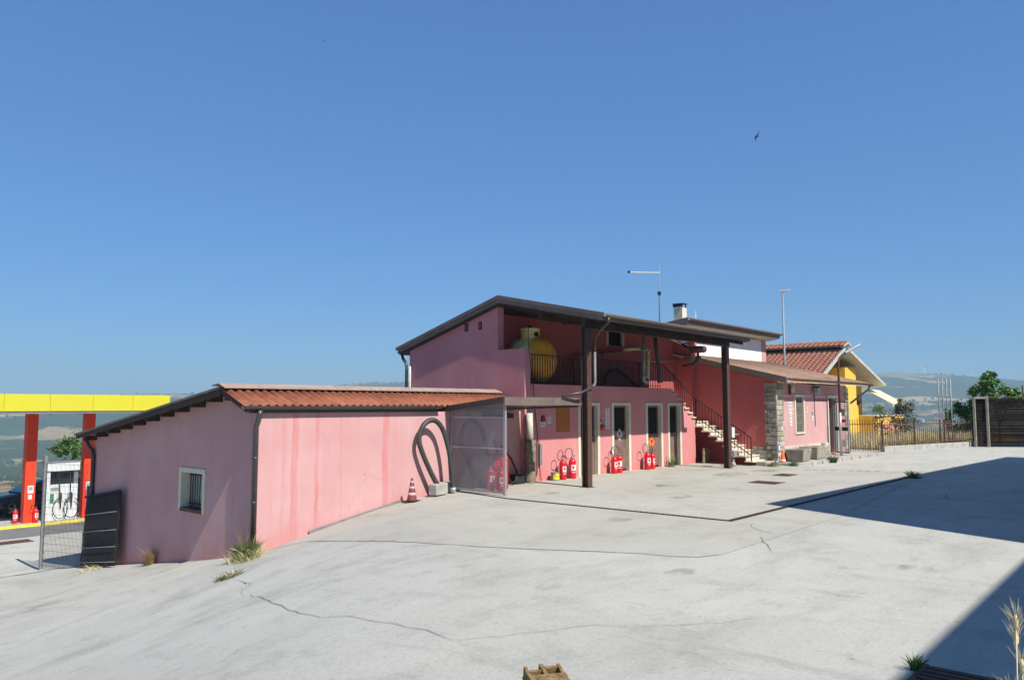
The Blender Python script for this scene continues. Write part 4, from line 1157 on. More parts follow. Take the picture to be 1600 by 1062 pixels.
# ================================================================== THINGS BY THE OFFICE
def planter(label, loc, s, rz):
    t = thing('stone_planter', label, 'planter', (0, 0, 0), 'stone troughs by the office')
    o = MB()
    a, b_, h = .62 * s, .34 * s, .46 * s
    o.add([(-a * .78, -b_ * .8, 0), (a * .78, -b_ * .8, 0), (a * .78, b_ * .8, 0), (-a * .78, b_ * .8, 0), (-a, -b_, h), (a, -b_, h), (a, b_, h), (-a, b_, h),
           (-a * .88, -b_ * .82, h), (a * .88, -b_ * .82, h), (a * .88, b_ * .82, h), (-a * .88, b_ * .82, h), (-a * .8, -b_ * .7, h * .6), (a * .8, -b_ * .7, h * .6), (a * .8, b_ * .7, h * .6), (-a * .8, b_ * .7, h * .6)],
          [(0, 3, 2, 1), (0, 1, 5, 4), (1, 2, 6, 5), (2, 3, 7, 6), (3, 0, 4, 7), (4, 5, 9, 8), (5, 6, 10, 9), (6, 7, 11, 10), (7, 4, 8, 11), (8, 9, 13, 12), (9, 10, 14, 13), (10, 11, 15, 14), (11, 8, 12, 15), (12, 13, 14, 15)])
    o.build('trough', M['stone'], t, .025)
    MB().box(-a * .79, a * .79, -b_ * .69, b_ * .69, h * .6 + .01, h * .72).build('soil', M['crack'], t)
    t.location = loc; t.rotation_euler.z = rz
    return t
planter('weathered stone trough nearest the stone corner of the office', (29.55, 11.28, -2.09), 1.0, .1)
planter('weathered stone trough further along the office wall under the window', (31.35, 11.35, -2.09), 1.05, 0)
def cone(label, loc, m, s, n_b=3, tilt=0):
    t = thing('traffic_cone', label, 'traffic cone')
    MB().box(-.17, .17, -.17, .17, 0, .03).build('base', M['black'] if m == 'cone_dull' else M[m], t, .012)
    b = MB().lathe([(.125, .031), (.12, .05), (.03, .56), (.022, .57)], (0, 0, 0), 22).build('body', M[m], t)
    for z in ((.14, .22), (.30, .37), (.44, .50))[:n_b]:
        r_ = lambda q: .12 - (q - .05) * .09 / .51 + .003
        MB().lathe([(r_(z[0]), z[0]), (r_(z[1]), z[1])], (0, 0, 0), 22).build('stripe', mat('cone_stripe', (.42, .36, .34) if m == 'cone_dull' else (.7, .68, .64), .7, .2, 9), b)
    t.location = loc; t.scale = (s, s, s); t.rotation_euler = (tilt, 0, .3)
    return t
cone('faded maroon traffic cone against the pink wall beside the hose', (12.72, 14.18, gz(12.72, 14.18) + .012), 'cone_dull', .98)
cone('small orange and white traffic cone at the stone corner of the office', (28.45, 11.45, -2.19), 'cone_orange', .95, 1)
ps = thing('parking_sign', 'small blue and white sign standing low at the stone corner', 'sign', (28.5, 11.6, -2.1))
MB().box(28.40, 28.62, 11.60, 11.615, -1.72, -1.42).build('plate', M['signblue'], ps)
MB().box(28.44, 28.58, 11.594, 11.599, -1.66, -1.48).build('print', M['label'], ps)
MB().cyl((28.51, 11.61, -2.15), (28.51, 11.61, -1.72), .015, n=8).build('stake', M['galv'], ps)
wall_sign('wall_notice', 'large white notice on the office wall left of the shuttered window', 29.85, 30.22, -.33, .13, M['label'], [(.1, .9, .78, .88, M['signgrey']), (.1, .9, .55, .62, M['signgrey']), (.1, .8, .40, .45, M['signgrey']), (.1, .9, .2, .26, M['signgrey'])], 11.75, 'notice')
wall_sign('wall_notice', 'narrow white notice hanging below the large one on the office wall', 29.93, 30.16, -.80, -.345, M['label'], [(.15, .85, .8, .88, M['signgrey']), (.15, .85, .5, .56, M['signgrey']), (.15, .85, .2, .26, M['signgrey'])], 11.75, 'notice')
wall_sign('wall_notice', 'tiny pale notice just left of the shuttered window', 30.30, 30.40, -.35, -.1, M['cream'], [(.2, .8, .3, .6, M['signgrey'])], 11.75, 'notice')
wall_sign('wall_notice', 'tiny pale notice just right of the shuttered window', 31.72, 31.84, -.30, -.05, M['cream'], [(.2, .8, .3, .6, M['signgrey'])], 11.75, 'notice')
wall_sign('wall_notice', 'white and black notice between the shuttered window and the doorway', 32.28, 32.48, -.62, -.22, M['label'], [(.1, .9, .5, .95, M['signgrey']), (.35, .65, .55, .9, M['label']), (.2, .8, .2, .3, M['signgrey'])], 11.75, 'notice')
wl = thing('wall_lantern', 'small lantern high on the office wall near the stone corner', 'lantern', (29.95, 11.7, .6))
MB().box(29.92, 30.02, 11.68, 11.748, .42, .80).build('bracket', M['rust'], wl)
MB().lathe([(.04, .50), (.07, .54), (.075, .74), (.03, .80)], (29.97, 11.6, 0), 12).build('lantern', M['pvc'], wl)
fl = thing('flood_light', 'grey floodlight box with cable on the office wall above the shuttered window', 'floodlight', (32.5, 11.6, .55))
MB().box(32.35, 32.62, 11.48, 11.66, .48, .72).build('housing', M['galv'], fl, .01)
MB().box(32.62, 32.78, 11.55, 11.745, .50, .78).build('gear_box', M['grille'], fl)
MB().tube([(32.6, 11.72, .48), (32.6, 11.73, -.2), (32.65, 11.73, -.85)], .012, 6).build('cable', M['iron'], fl)
MB().tube([(32.6, 11.72, .22), (34.2, 11.71, .22)], .012, 6).build('conduit', M['iron'], fl)
ib = thing('meter_post', 'small grey meter box on a pipe at the foot of the stair', 'meter box', (26.75, 12.6, -2.2))
MB().box(26.63, 26.90, 12.5, 12.68, -1.86, -1.64).build('box', M['galv'], ib, .008)
MB().cyl((26.77, 12.6, -2.2), (26.77, 12.6, -1.861), .03, n=10).build('pipe', M['concrete'], ib)
MB().lathe([(.10, -2.2), (.08, -2.1), (.04, -2.02)], (26.77, 12.6, 0), 12).build('base', M['concrete'], ib)
MB().cyl((26.72, 12.6, -1.639), (26.72, 12.6, -1.52), .012, n=6).build('stub', M['galv'], ib)
wb = thing('post_box_sign', 'white box with a grey arm fixed on the right steel post', 'box', (26.05, 12.4, -1))
MB().box(26.045, 26.25, 12.28, 12.36, -1.14, -.78).build('box', M['label'], wb, .008)
MB().bar((26.25, 12.32, -1.03), (26.60, 12.32, -1.03), .03, .035).build('arm', M['galv'], wb)

# ================================================================== GROUND FITTINGS
dc = thing('drain_channel', 'long dark slotted drain channel crossing the concrete and turning away to the right', 'drain', (14.14, 6.76, -2.2))
for pts in ([(14.45, 14.5), (14.05, 12.3), (14.14, 6.80)], [(14.10, 6.76), (20, 6.72), (26.15, 6.63)]):
    strip(pts, .11, .012).build('channel_bed', M['dark'], dc)
n = 0
for a, b_, cnt in (((14.05, 12.3), (14.14, 6.80), 44), ((14.14, 6.76), (26.15, 6.63), 96)):
    a, b_ = Vector((*a, -2.184)), Vector((*b_, -2.184))
    for k in range(cnt):
        c = a.lerp(b_, (k + .5) / cnt); d = (b_ - a).normalized(); q = Vector((-d.y, d.x, 0)) * .05
        MB().bar(c - q, c + q, .035, .006).build('slat', M['rust'], dc)
for s_ in (-1, 1):
    strip([(14.05 + s_ * .062, 12.3), (14.14 + s_ * .062, 6.76 + s_ * .062)], .015, .016).build('edge', M['rust'], dc)
    strip([(14.14 + s_ * .062, 6.76 + s_ * .062), (26.15, 6.63 + s_ * .062)], .015, .016).build('edge', M['rust'], dc)
def cover(label, x0, x1, y0, y1, nb_=7, z=-2.2, m='rust'):
    t = thing('drain_cover', label, 'drain cover', (x0, y0, z))
    MB().box(x0, x1, y0, y1, z + .004, z + .012).build('pit', M['dark'], t)
    f = MB().box(x0, x1, y0, y0 + .04, z + .0125, z + .022)
    f.build('frame', M[m], t)
    MB().box(x0, x1, y1 - .04, y1, z + .0125, z + .022).build('frame', M[m], t)
    for k in range(nb_):
        x = x0 + (x1 - x0) * (k + .5) / nb_
        MB().box(x - (x1 - x0) / nb_ * .3, x + (x1 - x0) / nb_ * .3, y0 + .041, y1 - .041, z + .0125, z + .02).build('bar', M[m], t)
    return t
cover('rectangular rusty drain cover in the sunlit court in front of the right post', 21.4, 22.1, 8.85, 9.65)
cover('pale edged drain cover further back near the stair foot', 24.1, 24.9, 9.55, 10.05)
cover('rusty slotted drain cover at the very bottom edge of the picture in shadow', 6.5, 7.45, 1.2, 1.83, 9)
cover('rusty drain cover on the fuel station forecourt at far left', 8.9, 10.0, 30.6, 31.2, 7, -4.7)

# broken ochre block at the bottom edge
def broken_block():
    t = thing('broken_block', 'broken ochre hollow clay block at the bottom edge of the picture', 'block')
    MB().box(-.15, .15, -.03, .0, 0, .30).build('face', M['clay'], t, .012)
    for u0, u1 in ((-.15, -.12), (-.02, .015), (.12, .15)): MB().box(u0, u1, -.19, -.031, 0, .30 - abs(u0) * .2).build('web', M['clay'], t, .01)
    for x0, x1, z in ((-.119, -.021, .05), (.016, .119, .10), (-.119, -.021, .19), (.016, .119, .23)): MB().box(x0, x1, -.18, -.031, z, z + .03).build('rib', M['clay'], t, .008)
    MB().box(-.15, .15, -.2, -.191, 0, .12).build('broken_front', M['clay'], t, .004)
    return t
bb = broken_block(); bb.scale = (1, .6, 1); bb.location = (4.80, 3.77, -2.19); bb.rotation_euler = (R(-80), 0, R(-35))

# ================================================================== FUEL STATION
cn = thing('station_canopy', 'flat fuel station canopy with plain bright yellow fascia on orange red columns', 'canopy', (12, 35, -4.7))
for k in range(14):
    MB().box(15.75 - 1.55 * (k + 1) + .004, 15.75 - 1.55 * k - .004, 33.0, 33.06, -.22, .42).build('fascia_panel', M['yellow'], cn, .004, 1)
MB().box(15.69, 15.75, 33.063, 38.9, -.22, .42).build('fascia', M['yellow'], cn)
MB().box(-6, 15.68, 33.063, 38.9, -.30, .30).build('roof_body', M['soffit'], cn)
for k in range(22):
    y = 33.2 + k * .26
    MB().box(-5.9, 15.6, y, y + .235, -.325, -.303).build('soffit_plank', M['soffit'], cn)
for x in (11.10, 13.25, 5.5):
    c_ = MB().box(x - .19, x + .19, 34.72, 35.08, -4.7, -.33).build('column', M['colred'], cn, .01)
    if x > 6:
        MB().box(x - .09, x + .12, 34.70, 34.716, -3.45, -3.15).build('notice', M['label'], c_)
        MB().box(x - .06, x + .07, 34.70, 34.716, -3.68, -3.5).build('notice', M['label'], c_)
        MB().box(x - .05, x + .08, 34.694, 34.699, -3.32, -3.2).build('print', M['signgrey'], c_)
isl = MB().prism([(4.2, 34.45), (15.5, 34.35), (15.5, 35.7), (4.2, 35.7)], 'Z', -4.75, -4.6).build('pump_island', M['concrete'], None, .02)
tag(isl, kind='structure')
MB().prism([(4.2, 34.36), (15.5, 34.26), (15.5, 34.34), (4.2, 34.44)], 'Z', -4.75, -4.592).build('kerb', M['kerb_yellow'], isl)
pm = thing('fuel_pump', 'white fuel pump with two looped hoses under the yellow canopy', 'fuel pump', (12.2, 34.75, -4.6))
MB().box(11.62, 12.82, 34.60, 34.95, -4.6, -3.18).build('cabinet', M['pumpwhite'], pm, .02)
for x in (11.62, 12.66): MB().box(x, x + .16, 34.62, 34.93, -3.178, -2.5).build('upright', M['steel'] if x > 12 else M['pumpwhite'], pm, .01)
MB().box(11.58, 12.86, 34.56, 34.97, -2.64, -2.30).build('header', M['pumpwhite'], pm, .02)
MB().box(11.56, 12.88, 34.54, 34.99, -2.295, -2.24).build('top_cap', M['steel'], pm)
MB().box(11.79, 12.65, 34.80, 34.84, -3.17, -2.66).build('display', M['carglass'], pm)
for x in (11.85, 12.15, 12.5):
    MB().box(x - .07, x + .07, 34.56, 34.598, -3.86, -3.52).build('nozzle_boot', M['signgrey'] if x > 12 else mat('green_boot', (.05, .22, .12), .5), pm)
for i, (x, mm) in enumerate(((12.15, 'black'), (12.55, 'black'))):
    nz = MB().tube([(x, 34.52, -3.5), (x, 34.50, -3.62), (x + .01, 34.52, -3.9), (x + .02, 34.53, -4.1)], [.03, .045, .03, .018], 10).build('nozzle', M['grille'], pm)
    pts = []
    for k in range(25):
        a = 1.7 + k / 24 * 5.6
        pts.append((x + .0 + .27 * math.cos(a), 34.50 - .02 * k / 24, -4.1 + .42 * math.sin(a)))
    pts = [(x - .05, 34.58, -2.66), (x - .05, 34.52, -3.2)] + pts
    MB().tube(pts, .016, 8).build('hose', M['black'], pm)
MB().box(11.8, 12.1, 34.594, 34.599, -3.42, -3.28).build('sticker', M['signgrey'], pm)
MB().box(12.1, 12.18, 34.594, 34.599, -3.5, -3.42).build('sticker', M['kerb_yellow'], pm)

# parked car (front to the left)
def car():
    t = thing('parked_car', 'dark blue grey estate car parked behind the fuel pump', 'car')
    def loft(secs, name, m, par):
        vs_, fs = [], []; n = len(secs[0])
        for s_ in secs: vs_ += s_
        for i in range(len(secs) - 1):
            for k in range(n):
                fs.append((i * n + k, i * n + (k + 1) % n, (i + 1) * n + (k + 1) % n, (i + 1) * n + k))
        fs += [tuple(range(n)), tuple((len(secs) - 1) * n + k for k in reversed(range(n)))]
        return MB().add(vs_, fs, True).build(name, m, par)
    def sec(x, w, z0, z1, k=.10):
        return [(x, -w, z0 + .1), (x, -w - .02, (z0 + z1) / 2), (x, -w + .02, z1 - k), (x, -w + k + .04, z1), (x, w - k - .04, z1), (x, w - .02, z1 - k), (x, w + .02, (z0 + z1) / 2), (x, w, z0 + .1), (x, w - .1, z0), (x, -w + .1, z0)]
    body = loft([sec(-2.12, .62, .34, .62), sec(-2.05, .76, .26, .72), sec(-1.75, .84, .22, .82), sec(-1.0, .88, .20, .95), sec(-.75, .88, .20, .99), sec(0, .89, .20, 1.0), sec(1.2, .88, .20, 1.02), sec(1.9, .86, .24, 1.03), sec(2.1, .80, .30, .98), sec(2.16, .68, .40, .85)], 'body', M['carpaint'], t)
    def gs(x, w, z1):
        return [(x, -.84, .97), (x, -w, z1 - .06), (x, -w + .1, z1), (x, w - .1, z1), (x, w, z1 - .06), (x, .84, .97)]
    loft([gs(-1.02, .80, 1.0), gs(-.45, .70, 1.32), gs(-.15, .66, 1.44), gs(.6, .65, 1.50), gs(1.5, .65, 1.47), gs(1.85, .68, 1.36), gs(2.08, .76, 1.02)], 'cabin', M['carpaint'], t)
    for y, s_ in ((-1, -1), (1, 1)):
        for pts in ([(-.72, 1.05), (-.30, 1.30), (.18, 1.40), (.18, 1.05)], [(.26, 1.05), (.26, 1.41), (1.02, 1.42), (1.02, 1.05)], [(1.10, 1.05), (1.10, 1.42), (1.55, 1.39), (1.80, 1.10)]):
            vs_ = []
            for off in (.012, -.01):
                for u, v in pts:
                    w = .84 - (v - .97) * .40 + off
                    vs_.append((u, s_ * w, v))
            n = len(pts)
            MB().add(vs_, [tuple(range(n)), tuple(reversed(range(n, 2 * n)))] + [(i, (i + 1) % n, n + (i + 1) % n, n + i) for i in range(n)]).build('side_window', M['carglass'], t)
        for x in (.12, 1.0): MB().bar((x - .1, s_ * .905, .86), (x + .06, s_ * .905, .86), .025, .03).build('door_handle', M['carpaint'], t)
        MB().box(-.72, -.52, s_ * .88, s_ * 1.05, 1.0, 1.13).build('mirror', M['carpaint'], t, .03)
        MB().box(-2.06, -1.86, min(s_ * .55, s_ * .80), max(s_ * .55, s_ * .80), .60, .72).build('headlight', M['rim'], t, .02)
        MB().box(2.05, 2.14, min(s_ * .6, s_ * .8), max(s_ * .6, s_ * .8), .72, .95).build('tail_light', M['red'], t, .02)
        for x in (-1.32, 1.30):
            w = MB().lathe([(.20, s_ * .70), (.31, s_ * .70), (.325, s_ * .74), (.325, s_ * .86), (.31, s_ * .905), (.22, s_ * .91), (.215, s_ * .88)], (x, 0, .325), 28, 'Y').build('wheel', M['black'], t)
            MB().lathe([(.215, s_ * .875), (.21, s_ * .90), (.19, s_ * .895), (.18, s_ * .86), (.03, s_ * .865)], (x, 0, .325), 24, 'Y').build('rim', M['dark'], w)
            for q in range(5):
                a = q * 2 * math.pi / 5
                MB().bar((x, s_ * .89, .325), (x + .2 * math.cos(a), s_ * .895, .325 + .2 * math.sin(a)), .05, .02, (0, 1, 0)).build('spoke', M['rim'], w)
    MB().add([(-.98, -.66, 1.03), (-.98, .66, 1.03), (-.33, .58, 1.405), (-.33, -.58, 1.405), (-1.0, -.66, 1.02), (-1.0, .66, 1.02), (-.35, .58, 1.40), (-.35, -.58, 1.40)], [(0, 1, 2, 3), (7, 6, 5, 4), (0, 4, 5, 1), (1, 5, 6, 2), (2, 6, 7, 3), (3, 7, 4, 0)]).build('windscreen', M['carglass'], t)
    return t
cr_ = car(); cr_.location = (12.75, 38.5, -4.7)

# ================================================================== MESH FENCE AND NET GATE AT THE GARAGE CORNER
fe = thing('mesh_fence', 'grey wire mesh fence panel on a post at the far left corner of the outbuilding', 'fence', (8.2, 24.6, -4.6))
F0, F1 = Vector((8.22, 24.6, 0)), Vector((8.78, 23.0, 0))
MB().box(8.19, 8.27, 24.56, 24.64, -4.75, -1.42).build('post', M['steel'], fe)
MB().box(8.74, 8.80, 22.94, 23.0, -4.5, -2.2).build('post', M['steel'], fe)
MB().cyl((8.17, 24.6, -4.12), (8.29, 24.6, -4.12), .03, n=8).build('hinge', M['steel'], fe)
m_ = MB()
for k in range(1, 34):
    p = F0.lerp(F1, k / 34); m_.bar(p + Vector((0, 0, -4.5)), p + Vector((0, 0, -1.6)), .006, .006)
for k in range(15):
    z = -4.45 + k * .2; m_.bar(F0 + Vector((0, 0, z)), F1 + Vector((0, 0, z)), .006, .006)
tag(m_.build('wire_mesh', M['gutter'], fe), kind='stuff')
ng = thing('net_panel', 'dark shade net panel leaning on the shaded gable wall', 'screen', (8.72, 21.6, -4.2))
r_ = random.Random(9); nx_, nz_ = 18, 22; vs_ = []; fs = []
for i in range(nx_ + 1):
    for j in range(nz_ + 1):
        t, s_ = i / nx_, j / nz_
        y = 22.86 - 2.22 * t + .05 * s_ * t; zb = gz(8.7, y) + .02; zt = -2.50 + .34 * t
        vs_.append((8.70 - .008 * math.sin(s_ * 17) + r_.uniform(-.006, .006) - .10 * (1 - s_), y, zb + (zt - zb) * s_))
for i in range(nx_):
    for j in range(nz_):
        a = i * (nz_ + 1) + j; fs.append((a, a + 1, a + nz_ + 2, a + nz_ + 1))
nt_ = MB().add(vs_, fs, True).build('net', M['net'], ng)
md = nt_.modifiers.new('solid', 'SOLIDIFY'); md.thickness = .01
for z in (-2.75, -3.2, -3.62, -4.0): MB().cyl((8.60, 22.86, z - .22), (8.60, 20.68, z + .08), .008, n=6).build('wire', M['galv'], ng)
MB().bar((8.66, 22.86, -2.49), (8.66, 20.66, -2.15), .04, .05).build('top_roll', M['net'], ng)

# ================================================================== RIGHT BOUNDARY: fence, poles, screen
fc = thing('rusty_fence', 'rusty iron bar fence on a low wall running past the four poles', 'fence', (39.6, 11.1, -2.2))
a, b_ = Vector((39.7, 11.15, 0)), Vector((48.3, 8.95, 0))
MB().bar(a + Vector((0, 0, -2.12)), b_ + Vector((0, 0, -2.12)), .22, .36).build('low_wall', M['concrete'], fc, .015)
for z in (-1.80, -.92): MB().bar(a + Vector((0, 0, z)), b_ + Vector((0, 0, z)), .03, .04).build('rail', M['rust'], fc)
for k in range(46):
    p = a.lerp(b_, (k + .5) / 46)
    MB().bar(p + Vector((0, 0, -1.93)), p + Vector((0, 0, -.74)), .022, .022).build('bar', M['rust'], fc)
for k in (0, .33, .66, 1): MB().bar(a.lerp(b_, k) + Vector((0, 0, -1.94)), a.lerp(b_, k) + Vector((0, 0, -.70)), .06, .06).build('post', M['rust'], fc)
gt = thing('rusty_gate', 'rusty iron bar gate between the office corner and the low wall', 'gate', (39.5, 11.7, -2.2))
a, b_ = Vector((38.9, 12.35, 0)), Vector((39.6, 11.2, 0))
for z in (-2.05, -.90): MB().bar(a + Vector((0, 0, z)), b_ + Vector((0, 0, z)), .03, .04).build('rail', M['rust'], gt)
for k in range(13):
    p = a.lerp(b_, k / 12); MB().bar(p + Vector((0, 0, -2.17)), p + Vector((0, 0, -.68)), .022, .022).build('bar', M['rust'], gt)
fp = thing('flag_poles', 'rack of four slim grey poles tied by one crossbar at the fence', 'poles', (46.8, 9.9, -2.2))
for y in (10.17, 9.97, 9.78, 9.59): MB().cyl((46.6, y, -2.2), (46.6, y + .0, 1.42 + (y - 9.59) * .1), .035, n=10).build('pole', M['steel'], fp)
MB().bar((46.6, 10.22, .42), (46.6, 9.55, .42), .03, .04).build('crossbar', M['steel'], fp)
sg = thing('ban_sign', 'square pale sign with a crossed ring fixed on the four poles', 'sign', (46.5, 10.05, -.55))
MB().box(46.535, 46.55, 9.92, 10.20, -.76, -.34).build('plate', M['label'], sg)
vs_ = []
for rr in (.11, .085):
    for q in range(20): vs_.append((46.532, 10.06 + rr * math.cos(2 * math.pi * q / 20), -.54 + rr * math.sin(2 * math.pi * q / 20)))
MB().add(vs_, [(q, (q + 1) % 20, 20 + (q + 1) % 20, 20 + q) for q in range(20)]).build('ring', M['signgrey'], sg)
MB().bar((46.532, 9.99, -.47), (46.532, 10.13, -.61), .003, .02, (1, 0, 0)).build('slash', M['signgrey'], sg)
sc_ = thing('reed_screen', 'dark brown reed screen wall between concrete posts at the right edge', 'screen', (47.7, 8, -2.2))
a, b_ = Vector((47.7, 8.72, 0)), Vector((50.5, 4.9, 0))
for t in (0.0, .14, .9): MB().bar(a.lerp(b_, t) + Vector((-.1, 0, -2.25)), a.lerp(b_, t) + Vector((-.1, 0, .45)), .12, .12).build('post', M['stone'], sc_, .01)
MB().bar(a + Vector((-.1, 0, .40)), a.lerp(b_, .14) + Vector((-.1, 0, .40)), .10, .10).build('lintel', M['stone'], sc_)
r_ = random.Random(2)
REED = [mat('dark_reed', (.010 + .004 * k, .007 + .003 * k, .006 + .002 * k), .95, .4, 5, bmp=.5, spec=.03) for k in range(3)]
for k in range(30):
    z = -2.1 + k * .083
    MB().bar(a + Vector((.05, 0, z)), b_ + Vector((.05, 0, z + r_.uniform(-.015, .015))), .03, .078).build('slat', REED[k % 3], sc_)
MB().bar(a + Vector((.02, 0, .43)), b_ + Vector((.02, 0, .43)), .05, .05).build('top_rail', M['rust'], sc_)
MB().bar((49.2, 6.7, .4), (49.2, 6.72, 1.05), .06, .06).build('stub_post', M['rust'], sc_)

# ================================================================== YELLOW HOUSE
hs = thing('yellow_house', 'yellow house with tiled gable roof and deep white eaves behind the office', 'house', (56, 22, -2.6))
panel('Y', 49.0, 61.2, -4.5, 5.2, 18.5, 18.8, [(51.6, 52.3, .9, 2.5), (52.45, 53.1, .9, 2.5), (57.4, 58.4, -.6, 1.3)], [(53.5, 3.55, -.45, 1), (53.5, 3.55, .29, 1)]).build('gable_wall', M['house'], hs)
MB().box(49.0, 49.25, 18.803, 30, -4.5, 1.9).build('side_wall', M['house'], hs)
MB().box(54.5, 56.7, 17.5, 18.497, -4.5, 2.55).build('bay', M['house'], hs)
for x0, x1, z0, z1 in ((51.6, 52.3, .9, 2.5), (52.45, 53.1, .9, 2.5), (57.4, 58.4, -.6, 1.3)):
    w = MB().box(x0, x1, 18.62, 18.64, z0, z1).build('window', M['carglass'], hs)
    MB().box((x0 + x1) / 2 - .04, (x0 + x1) / 2 + .04, 18.56, 18.61, z0, z1).build('frame', M['white'], w)
def slope(xr, zr, xe, ze, y0, y1, name, th=.2):
    o = MB().prism([(xr, zr), (xe, ze), (xe, ze - th), (xr, zr - th)], 'Y', y0, y1).build(name, M['eave'], hs)
    return o
slope(53.5, 3.82, 48.0, 1.30, 17.1, 30.5, 'left_roof')
slope(53.505, 3.82, 61.5, 1.58, 16.9, 30.5, 'right_roof')
# tile field on the left slope: rolled tiles in courses
def tiles(x_r, z_r, x_e, z_e, y0, y1, pitch, courses):
    vs_, fs = [], []; n = int((y1 - y0) / pitch * 6); ln = Vector((x_e - x_r, 0, z_e - z_r)); nn = Vector((ln.z, 0, -ln.x)).normalized()
    if nn.z < 0: nn = -nn
    for c in range(courses):
        base = len(vs_)
        for i in range(n + 1):
            y = y0 + (y1 - y0) * i / n; h = .07 * abs(math.sin(math.pi * y / pitch))
            for t, l in ((c / courses, .0), ((c + 1.08) / courses, .035)):
                p = Vector((x_r, y, z_r)) + ln * t + nn * (h + l + .02); vs_.append(tuple(p))
            p = Vector((x_r, y, z_r)) + ln * ((c + 1.08) / courses) + nn * .02; vs_.append(tuple(p))
            if i:
                k = base + 3 * i
                fs += [(k - 3, k - 2, k + 1, k), (k - 2, k - 1, k + 2, k + 1)]
    return MB().add(vs_, fs, True)
tag(tiles(53.2, 3.69, 47.9, 1.26, 17.15, 30.4, .34, 16).build('roof_tiles', M['terracotta_house'], hs), kind='stuff')
# raised ridge strip with a dark gap under it
MB().prism([(52.8, 3.92), (53.7, 4.22), (54.3, 3.98), (54.3, 3.88), (53.7, 4.10), (52.8, 3.82)], 'Y', 16.95, 27).build('upper_roof', M['eave'], hs)
tag(tiles(53.75, 4.24, 52.65, 3.86, 16.95, 27, .34, 4).build('upper_tiles', M['terracotta_house'], hs), kind='stuff')
MB().box(53.1, 53.2, 17.3, 26.8, 3.66, 3.90).build('clerestory', M['dark'], hs)
MB().box(56.6, 63.2, 16.2, 17.3, -3.2, -.75).build('terrace_wall', M['house'], hs)
MB().box(56.55, 63.25, 16.15, 17.35, -.745, -.68).build('terrace_coping', M['cream'], hs)
MB().box(56.62, 63.2, 16.16, 16.195, -1.75, -1.35).build('pink_band', M['pink'], hs)
aw = MB().prism([(17.9, 1.15), (16.1, .12), (16.1, .06), (17.9, 1.1)], 'X', 60.2, 63.4).build('awning', M['awning'], hs)
for i in range(8): MB().box(60.2 + i * .4, 60.38 + i * .4, 16.08, 16.096, -.1, .11).build('valance', M['awning'], aw)
MB().lathe([(.02, .75), (.2, .65), (.3, .4), (.25, .2), (.1, .05)], (57.2, 17.6, 0), 14).build('hanging_basket', M['grille'], hs)

# ================================================================== PLANTS
def leaf_cloud(mb, c, rad, n, size, rnd_, clumps=14):
    cs = []
    for _ in range(clumps):
        while True:
            p = Vector((rnd_.uniform(-1, 1), rnd_.uniform(-1, 1), rnd_.uniform(-1, 1)))
            if .25 < p.length < 1: break
        cs.append(p)
    for i in range(n):
        p = rnd_.choice(cs) + Vector((rnd_.gauss(0, .16), rnd_.gauss(0, .16), rnd_.gauss(0, .14)))
        q = Vector((c[0] + p.x * rad[0], c[1] + p.y * rad[1], c[2] + p.z * rad[2]))
        a = Vector((rnd_.gauss(0, 1), rnd_.gauss(0, 1), rnd_.gauss(0, .6))).normalized()
        b = a.cross(Vector((rnd_.gauss(0, 1), rnd_.gauss(0, 1), rnd_.gauss(0, 1)))).normalized()
        s = size * rnd_.uniform(.6, 1.3)
        mb.add([q - a * s, q + b * s * .42, q + a * s, q - b * s * .42], [(0, 1, 2, 3)])
def tree(name, label, base, h, blobs, n, size, m, seed, cat='tree', trunk_r=.09):
    r_ = random.Random(seed)
    t = thing(name, label, cat, base)
    b = Vector(base); tr = MB()
    top = b + Vector((0, 0, h * .55))
    tr.tube([b, b + Vector((.05, .03, h * .25)), top], [trunk_r, trunk_r * .8, trunk_r * .55], 8)
    for c, rad in blobs:
        tr.tube([top - Vector((0, 0, h * .12)), (top + Vector(c)) / 2 + Vector((0, 0, .1)), Vector(c)], [trunk_r * .5, trunk_r * .3, .01], 6)
    tr.build('trunk', M['bark'], t)
    cm = MB()
    for c, rad in blobs: leaf_cloud(cm, c, rad, int(n / len(blobs)), size, r_)
    cm.build('crown', M[m], t)
    return t
tree('walnut_tree', 'bright green leafy tree rising behind the reed screen', (52, 8.3, -2.4), 3.0, [((52, 8.9, .95), (.9, .75, .75)), ((52.2, 8.1, .45), (.8, .8, .6)), ((52.3, 7.4, .35), (.8, .7, .6)), ((51.8, 8.6, 1.5), (.6, .5, .45))], 3400, .12, 'walnut', 1)
tree('green_bush', 'rounded green bush behind the four poles', (52.5, 10.2, -2.4), 2.2, [((52.5, 10.3, -.8), (.8, .8, 1.0)), ((52.4, 9.6, -.5), (.8, .8, .9)), ((52.6, 10.0, -.3), (.6, .8, .6))], 3600, .10, 'walnut', 2, 'bush', .06)
tree('thorn_bush', 'dusty olive thorn bush behind the rusty fence near the yellow terrace', (47.5, 12.6, -2.4), 2.4, [((47.5, 12.9, -1.0), (1.0, .9, .8)), ((47.2, 12.2, -.7), (.9, .7, .8)), ((48.0, 12.3, -.1), (.5, .6, .5))], 2600, .07, 'olive', 3, 'bush', .05)
tree('station_tree', 'green tree half hidden behind the right fuel station column', (17.3, 47.5, -5.5), 4.2, [((17.2, 47.5, -2.6), (1.0, .9, 1.0)), ((17.6, 47.5, -3.6), (1.1, 1.0, .8))], 2200, .13, 'greenery', 5)
tree('terrace_plant', 'flowering plants in a trough on the yellow house terrace', (58.8, 16.8, -.68), .6, [((58.6, 16.8, -.3), (.5, .3, .25)), ((59.5, 16.8, -.25), (.5, .3, .3))], 500, .07, 'greenery', 6, 'plant', .02)

